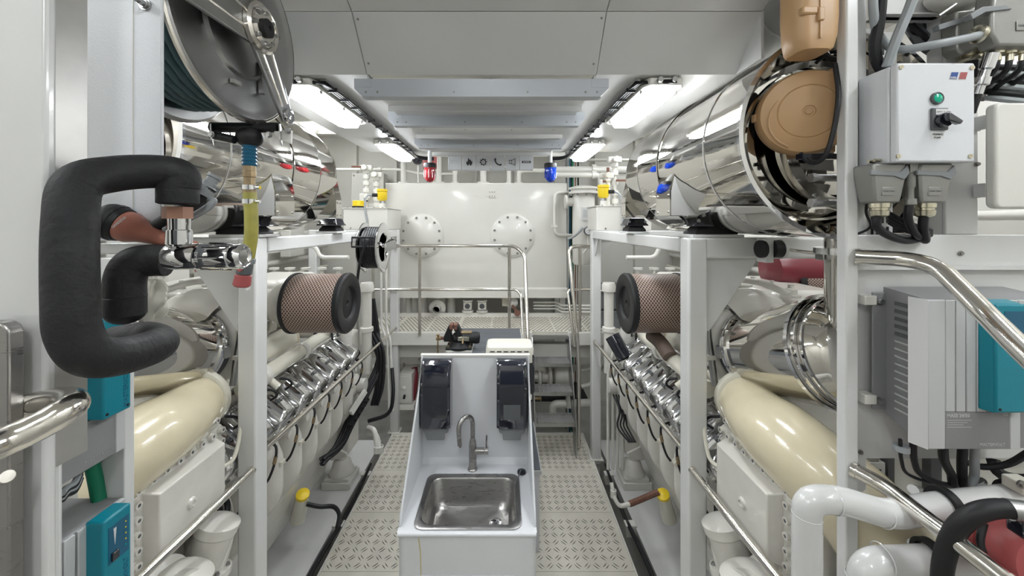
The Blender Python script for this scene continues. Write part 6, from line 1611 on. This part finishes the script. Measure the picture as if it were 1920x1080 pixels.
# mounting panels on the far wall
for k,(px0,px1,py0,py1,l) in enumerate(((1120,1180,330,392,'white wall panel behind the tall valve stack'),(660,720,325,400,'white wall panel behind the valves near the red beacon'))):
    a0=P(px0,py0,6.3); b0=P(px1,py1,6.3)
    t=thing('wall_panel',l,'panel',(a0.x,6.3,b0.z)); put('sheet', MB().box((a0.x,6.28,b0.z),(b0.x,6.5,a0.z)), WALLW, t, bevel=.004)
    bolts(t,[(a0.x+.04,6.28,a0.z-.04),(b0.x-.04,6.28,a0.z-.04)],(0,-1,0),.012,.008)
# pipework under the tank, above the platform
ub=thing('tank_outlet','white flanged tank outlet with an open round bore under the tank','pipe',P(820,590,5.5))
c=P(820,578,5.42)
put('flange', MB().lathe([(.055,0),(.12,0),(.12,-.03),(.055,-.03)],c,(0,-1,0),28,False).lathe([(.055,-.03),(.05,.0),(.05,.12)],c,(0,-1,0),28,False), WHITE, ub)
put('bend', MB().tube([c+Vector((0,.03,0)),c+Vector((0,.14,.0)),c+Vector((0,.17,.2))],.10,20,.08), WHITE, ub)
put('bore', MB().lathe([(.055,-.02),(.0,-.02)],c,(0,-1,0),24), DKGREY, ub)
bolts(ub,[p+Vector((0,-.0,0)) for p in ringpts(c,(0,-1,0),.092,8,.3)],(0,-1,0),.013,.012,WHITE)
for px in (877,904):
    c=P(px,573,5.42); t=thing('sight_glass','square white sight glass fitting under the tank %s'%('beside the round outlet' if px==877 else 'nearer the rusty handle'),'sight glass',c-Vector((0,0,.1)))
    put('body', MB().obox(c,(.125,.08,.125)), WHITE, t, bevel=.02, seg=3); put('bore', MB().lathe([(.038,.042),(.035,.03),(.0,.03)],c,(0,-1,0),20), DKGREY, t)
    put('bezel', MB().lathe([(.04,.038),(.046,.04),(.046,.044),(.038,.044)],c,(0,-1,0),20,False), WHITE, t)
    put('foot_flange', MB().cyl(c-Vector((0,0,.065)),c-Vector((0,0,.09)),.085,seg=20), WHITE, t); put('top_flange', MB().cyl(c+Vector((0,0,.065)),c+Vector((0,0,.085)),.075,seg=20), WHITE, t)
for k,px in enumerate((766,795,846)):
    x=xr(px,5.6); single('tank_pipe', MB().cyl((x,5.6,PZ),(x,5.6,EYE-1.03),.05 if k<2 else .065,seg=18), WHITE, 'white pipe leg under the tank, %s'%('first from the far cable reel','second from the far cable reel','thickest one beside the round outlet')[k],'pipe',group='legs under the tank')
# leg posts that carry the tank
for k,x in enumerate((-1.62,.86)):
    single('tank_support', MB().box((x-.03,5.45,PZ-.02),(x+.03,5.51,EYE-1.04)), WHITE, ('white square prop under the tank edge near the far cable reel','white square prop under the tank edge near the vessel')[k],'prop')
vh=thing('drain_valve','white drain valve with a rusty round handle under the tank','valve',P(965,575,5.35))
put('flange', MB().lathe([(.07,0),(.07,.02),(.03,.025),(.03,.08),(.0,.08)],P(962,567,5.4),(0,-1,0),20), WHITE, vh)
put('arm', MB().bar(P(960,572,5.3),P(970,586,5.28),.025,.03), RUST, vh, bevel=.004); put('handle', MB().cyl(P(970,587,5.3),P(970,587,5.25),.045,seg=20), RUST, vh)
put('plate', MB().obox(P(952,565,5.46),(.16,.01,.14)), CREAMW, vh)
for k,py in enumerate((573,579,585)):
    run('small_pipe','%s of three small white pipes bending beside the tank bottom'%('uppermost','middle','lowest')[k],[P(1000,py-6,5.45),P(1045,py-6,5.45),P(1053,py,5.35),P(1110,py,5.3)],.014,.04)
# grey crates on the platform behind the far post
for k,(py0,py1) in enumerate(((548,580),(582,618))):
    Yk=4.75; x0,x1=xr(1124,Yk),xr(1124,Yk)+.42; z1,z0=zr(py0,Yk),zr(py1,Yk)
    t=thing('plastic_crate','grey plastic crate, the %s of the two on the platform'%('upper','lower')[k],'crate',(x0,Yk,z0))
    put('tub', MB().box((x0,Yk,z0+.002),(x1,Yk+.3,z1-.012)), GREYPL, t, bevel=.006)
    put('rim', MB().box((x0-.008,Yk-.008,z1-.03),(x1+.008,Yk+.31,z1-.006)), GREYPL, t, bevel=.004)
    for i in range(4): put('rib', MB().box((x0+.03+i*.11,Yk-.006,z0+.01),(x0+.045+i*.11,Yk,z1-.03)), GREYPL, t)
t=thing('far_shelf','dark shelf edge with a steel rail above the grey crates','shelf',P(1140,540,4.75))
put('board', MB().box((xr(1118,4.75),4.7,zr(541,4.75)),(xr(1118,4.75)+.7,5.0,zr(535,4.75))), DKGREY, t); put('rail', MB().cyl(P(1108,545,4.68),P(1200,545,4.68),.015,seg=12), STEEL, t)
# machinery under the platform seen through the steps
pm=thing('transfer_pump','white electric transfer pump under the platform','pump',P(1035,720,5.0))
c=P(1040,706,5.0)
put('motor', MB().lathe([(.0,-.02),(.10,0),(.12,.03),(.12,.2),(.1,.24),(.05,.25)],c,(1,0,0),24), ENGW, pm)
put('body', MB().lathe([(.08,0),(.13,.02),(.13,.05),(.08,.07),(.08,.14),(.13,.16),(.13,.19),(.05,.2),(.05,.3)],c+Vector((-.03,0,0)),(-1,0,0),24), ENGW, pm)
put('outlet', MB().tube([c+Vector((-.15,0,0)),c+Vector((-.15,-.04,.12)),c+Vector((-.28,-.04,.14))],.04,14,.05), ENGW, pm)
put('foot', MB().obox(c+Vector((-.05,-.02,-.16)),(.22,.14,.06)), ENGW, pm, bevel=.006)
put('tray', MB().obox(c+Vector((0,.05,-.22)),(.8,.5,.04)), BLACK, pm)
run('bilge_pipe','white pipe with a floor flange under the steps',[P(1037,775,4.75),P(1037,758,4.75),P(1110,755,4.75)],.05,.08)
run('bilge_pipe','long white pipe under the platform beam',[P(640,690,5.2),P(1200,690,5.2)],.045)
run('bilge_pipe','white pipe rising in a curve behind the stair rail',[P(1090,725,4.8),P(1110,720,4.8),P(1125,690,4.8),P(1125,640,4.9)],.028,.1)
run('bilge_pipe','second white pipe curving behind the stair rail',[P(1090,695,4.9),P(1112,690,4.9),P(1122,665,4.9),P(1122,630,4.9)],.022,.1)
st_=single('step_block', MB().obox(P(1067,745,4.7),(.07,.1,.24)), WHITE, 'white upright block beside the lowest steps','block',bevel=.004)
t=thing('brass_cock','small brass stopcock under the steps','valve',P(1005,745,4.6))
put('body', MB().cyl(P(1000,747,4.7),P(1015,747,4.7),.02,seg=10), BRASS, t); put('handle', MB().bar(P(1014,741,4.68),P(1014,752,4.68),.012,.01), BRASS, t)
for k,(px,py,r,L) in enumerate(((760,715,.07,.25),(790,690,.05,.2),(745,690,.04,.2))):
    c=P(px,py,5.1); t=thing('bilge_valve',('large white valve body under the platform','middle white valve body under the platform','small white valve body under the platform')[k]+' beside the electric box','valve',c-Vector((0,0,r)))
    put('body', MB().lathe([(.0,-L/2),(r*1.4,-L/2),(r*1.4,-L/2+.03),(r,-L/2+.04),(r*1.15,0),(r,L/2-.04),(r*1.4,L/2-.03),(r*1.4,L/2),(.0,L/2)],c,(1,0,.2),18), ENGW, t); put('stem', MB().cyl(c,c+Vector((0,0,r*2.4)),r*.4,seg=12), ENGW, t); put('wheel', MB().lathe([(r*.8,0),(r*.9,.01),(r*.8,.02)],c+Vector((0,0,r*2.3)),(0,0,1),18,False), ENGW, t)
# electric box with red hose beside the far post
eb=thing('electric_box','white electric box on a tray beyond the far post','electric box',P(762,755,4.7))
Ye=4.72
put('case', MB().box((xr(748,Ye),Ye,zr(757,Ye)),(xr(772,Ye),Ye+.35,zr(702,Ye))), WHITE, eb, bevel=.004)
put('door', MB().box((xr(750,Ye),Ye-.008,zr(754,Ye)),(xr(770,Ye),Ye,zr(705,Ye))), WHITE, eb, bevel=.003)
put('switch', MB().cyl(P(759,740,Ye-.01),P(757,748,Ye-.03),.014,seg=10), BLACK, eb); put('lamp', MB().cyl(P(758,727,Ye-.008),P(758,727,Ye-.02),.02,seg=14), MANILA, eb)
put('latch', MB().obox(P(772,720,Ye+.1),(.02,.03,.03)), SATIN, eb)
put('tray', MB().box((xr(735,Ye),Ye-.05,zr(765,Ye)),(xr(778,Ye),Ye+.4,zr(758,Ye))), WHITE, eb)
single('red_hose', MB().tube(catmull([P(776,690,4.95),P(778,705,4.9),P(775,735,4.85),P(770,760,4.85)],6),.045,14), DARKRED, 'dark red hose hanging behind the electric box','hose')
# black cable harness beside the engine, hose reel side
for k in range(8):
    dx=(k%4)*7; dy=(k//4)*9
    cable('engine_harness',[P(690+dx*.5,560+dy,4.1),P(700+dx*.5,640,4.05),P(712-dx*.4,690,3.95),P(690-dx*.6,740,3.8),P(665-dx*.7,790,3.65),P(640-dx*.5,835+dy*.5,3.5),P(600+dx*.3,862+dy,3.35)],.014 if k%3 else .018,CABLE,'black cable in the thick harness beside the engine below the far cable reel',group='thick black harness on the hose reel side',n=5,seg=8)
for k in range(3):
    cable('engine_harness',[P(690+8*k,625,4.0),P(707+6*k,660,3.95),P(706+6*k,720,3.9),P(697+5*k,760,3.85)],.016,CABLE,'black hose loop standing behind the harness near the far post',group='hose loops near the far post')
ct=thing('cable_clamp_bar','black clamp bar with a white strip holding the harness','clamp',P(672,790,3.55))
put('bar', MB().bar(P(655,800,3.5),P(688,745,3.7),.05,.05), BLACK, ct, bevel=.004); put('strip', MB().bar(P(658,775,3.5),P(685,733,3.7),.03,.05), WHITE, ct)
for k in range(5):
    p=P(655,800,3.5).lerp(P(688,745,3.7),(k+.5)/5); put('tooth', MB().obox(p+Vector((.02,-.03,0)),(.03,.03,.02)), BLACK, ct)
for k in range(2):
    run('conduit','thin white conduit bending down beside the far post, %s one'%('outer','inner')[k],[P(715+k*9,470,4.3),P(715+k*9,610,4.3),P(726+k*6,640,4.25),P(730+k*6,770,4.2)],.014,.06)
for k in range(2):
    run('conduit','white pipe elbow at the walkway edge below the far post, %s one'%('upper','lower')[k],[P(690,802+9*k,3.7),P(702+4*k,805+9*k,3.65),P(709+4*k,850,3.6)],.024,.05,cols=[(P(708+4*k,842,3.61),(0,0,1))])
cable('engine_harness',[P(735,690,4.1),P(737,740,4.0),P(728,775,3.95),P(690,790,3.9)],.02,CABLE,'thick black hose curving round the far post foot')
# edge cables along both walkway edges
for sx,wh in ((-1,'the hose reel side'),(1,'the control box side')):
    x=CX+sx*1.235
    for k in range(2):
        cable('walkway_cable',[(x+.012*k*sx,1.2,-.02),(x+.012*k*sx,2.0,-.03),(x+.02*sx+.012*k*sx,2.8,-.02),(x+.012*k*sx,3.4,-.03),(x+.02*sx,4.0,.0)],.012,CABLE,'black cable in the gutter beside the walkway on %s'%wh,group='gutter cables on %s'%wh)
cable('walkway_cable',[P(575,945,2.98),P(600,950,3.0),P(625,950,3.02),P(636,965,2.95),P(632,990,2.85)],.016,CABLE,'black hose from the yellow filler cap to the gutter')
cable('drain_hose',[P(1235,922,2.98),P(1205,935,2.98),P(1180,945,2.95)],.022,RUST,'dark ribbed hose from the yellow filler cap beside the mount')
run('small_pipe','white bent pipe at the walkway edge below the dark ribbed hose',[P(1180,945,2.95),P(1162,950,2.93),P(1152,935,2.95),P(1146,905,3.0)],.016,.04,cols=[(P(1150,925,2.97),(0,0,1))])
for k in range(4):
    run('small_pipe','upright white coolant tube beside the far post, %s from the post'%('first','second','third','fourth')[k],[P(1140+9*k,880,3.75),P(1140+9*k,700,3.8),P(1150+9*k,660,3.8)],.014,.05)
for k in range(4):
    cable('engine_harness',[P(1150+5*k,740,3.7),P(1162+4*k,770+6*k,3.55),P(1158+6*k,800,3.5),P(1180+4*k,830,3.4)],.009,CABLE,'thin black cable tangled beside the engine near the stair rail',group='thin tangle near the stair rail')
t=thing('black_cylinder','glossy black canister beside the chrome valve covers near the far post','canister',P(1160,650,3.4))
put('can', MB().cyl(P(1148,630,3.5),P(1172,672,3.4),.07,seg=24), BLKGL, t); put('cap', MB().cyl(P(1172,672,3.4),P(1180,685,3.38),.062,seg=24), ENGW, t)
t=single('ribbed_hose', MB().tube(catmull([P(1222,628,2.75),P(1238,642,2.65),P(1256,668,2.55)],6),.05,18), mat('brown_ribbed_hose',(.14,.10,.08),.6,bump=.6,bscale=90), 'brown ribbed hose leading into the cream elbow under the air filter','hose')
# red fire bottle and second filter behind the gusset on the control box side
t=thing('red_cylinder','dark red bottle seen behind the frame above the engine','bottle',P(1490,510,2.6))
put('bottle', MB().lathe([(.0,-.2),(.12,-.18),(.14,-.12),(.14,.2),(.0,.2)],P(1492,505,2.6),(1,0,0),24), DARKRED, t)
air_filter(2.12,2.60,2.17,-1,'brown mesh air filter lying behind the engine on the control box side',.14,.3)

# ---------------------------------------------------------------- pipework and boxes along the ship's sides behind the engines
for sx,wh in ((-1,'the hose reel side'),(1,'the control box side')):
    xw = -3.15 if sx<0 else 2.95
    for k,(z,r,m) in enumerate(((2.05,.035,WHITE),(2.2,.022,WHITE),(2.42,.05,WHITE),(1.85,.028,CREAMW),(2.62,.03,WHITE))):
        x=xw-sx*(.08+.05*(k%2))
        t=thing('side_pipe','%s white pipe along the ship side behind the engine on %s'%(('second lowest','middle','fattest','cream','topmost')[k],wh),'pipe',(x,3.5,z))
        put('tube', MB().cyl((x,1.2,z),(x,6.4,z),r,seg=14), m, t)
        for y in (2.3,3.1,3.9,4.7): put('pipe_clip', MB().lathe([(r*1.02,-.015),(r*1.5,-.013),(r*1.5,.013),(r*1.02,.015)],(x,y,z),(0,1,0),12,False), m, t)
    for k,(y,z,w,h) in enumerate(((3.3,2.12,.22,.2),(3.75,2.1,.26,.26),(4.4,2.2,.3,.36),(5.2,2.35,.35,.45))):
        x=xw-sx*.22
        t=thing('side_switch_box','%s white switch box on the ship side behind the engine on %s'%(('nearest','second','third','farthest')[k],wh),'switch box',(x,y,z-h/2))
        put('case', MB().box((x-.07,y-w/2,z-h/2),(x+.07,y+w/2,z+h/2)), WHITE, t, bevel=.008)
        put('back_bar', MB().box((x,y-.03,z-.02),(xw+sx*.06,y+.03,z+.02)), WHITE, t)
        for j in (-1,1): put('push_button', MB().cyl((x+j*.03,y-w/2,z+.02),(x+j*.03,y-w/2-.02,z+.02),.014,seg=10), RED if j<0 else WHITE, t)
    t=thing('valve_chest','row of white valves behind the air filter on %s'%wh,'valve chest',(CX+sx*2.2,3.9,1.5))
    put('header', MB().cyl((CX+sx*1.55,3.98,1.62),(CX+sx*2.6,3.98,1.62),.06,seg=18), WHITE, t)
    for k in range(6):
        x=CX+sx*(1.6+.17*k)
        put('valve', MB().lathe([(.03,0),(.03,.08),(.055,.085),(.055,.11),(.03,.12),(.026,.24),(.045,.245),(.045,.27),(.02,.28),(.02,.42),(.05,.425),(.05,.445),(.0,.45)],(x,3.98,1.66),(0,0,1),14), WHITE, t)
    put('return_pipe', MB().tube([(CX+sx*1.45,3.9,2.22),(CX+sx*1.75,3.9,2.22),(CX+sx*1.8,3.9,2.34),(CX+sx*2.4,3.9,2.34)],.022,12,.06), WHITE, t)
    put('valve_bracket', MB().box((CX+sx*2.55,3.9,-.5),(CX+sx*2.62,4.05,1.7)), WHITE, t)
for o in bpy.data.objects:
    if '_wl' in o: del o['_wl']
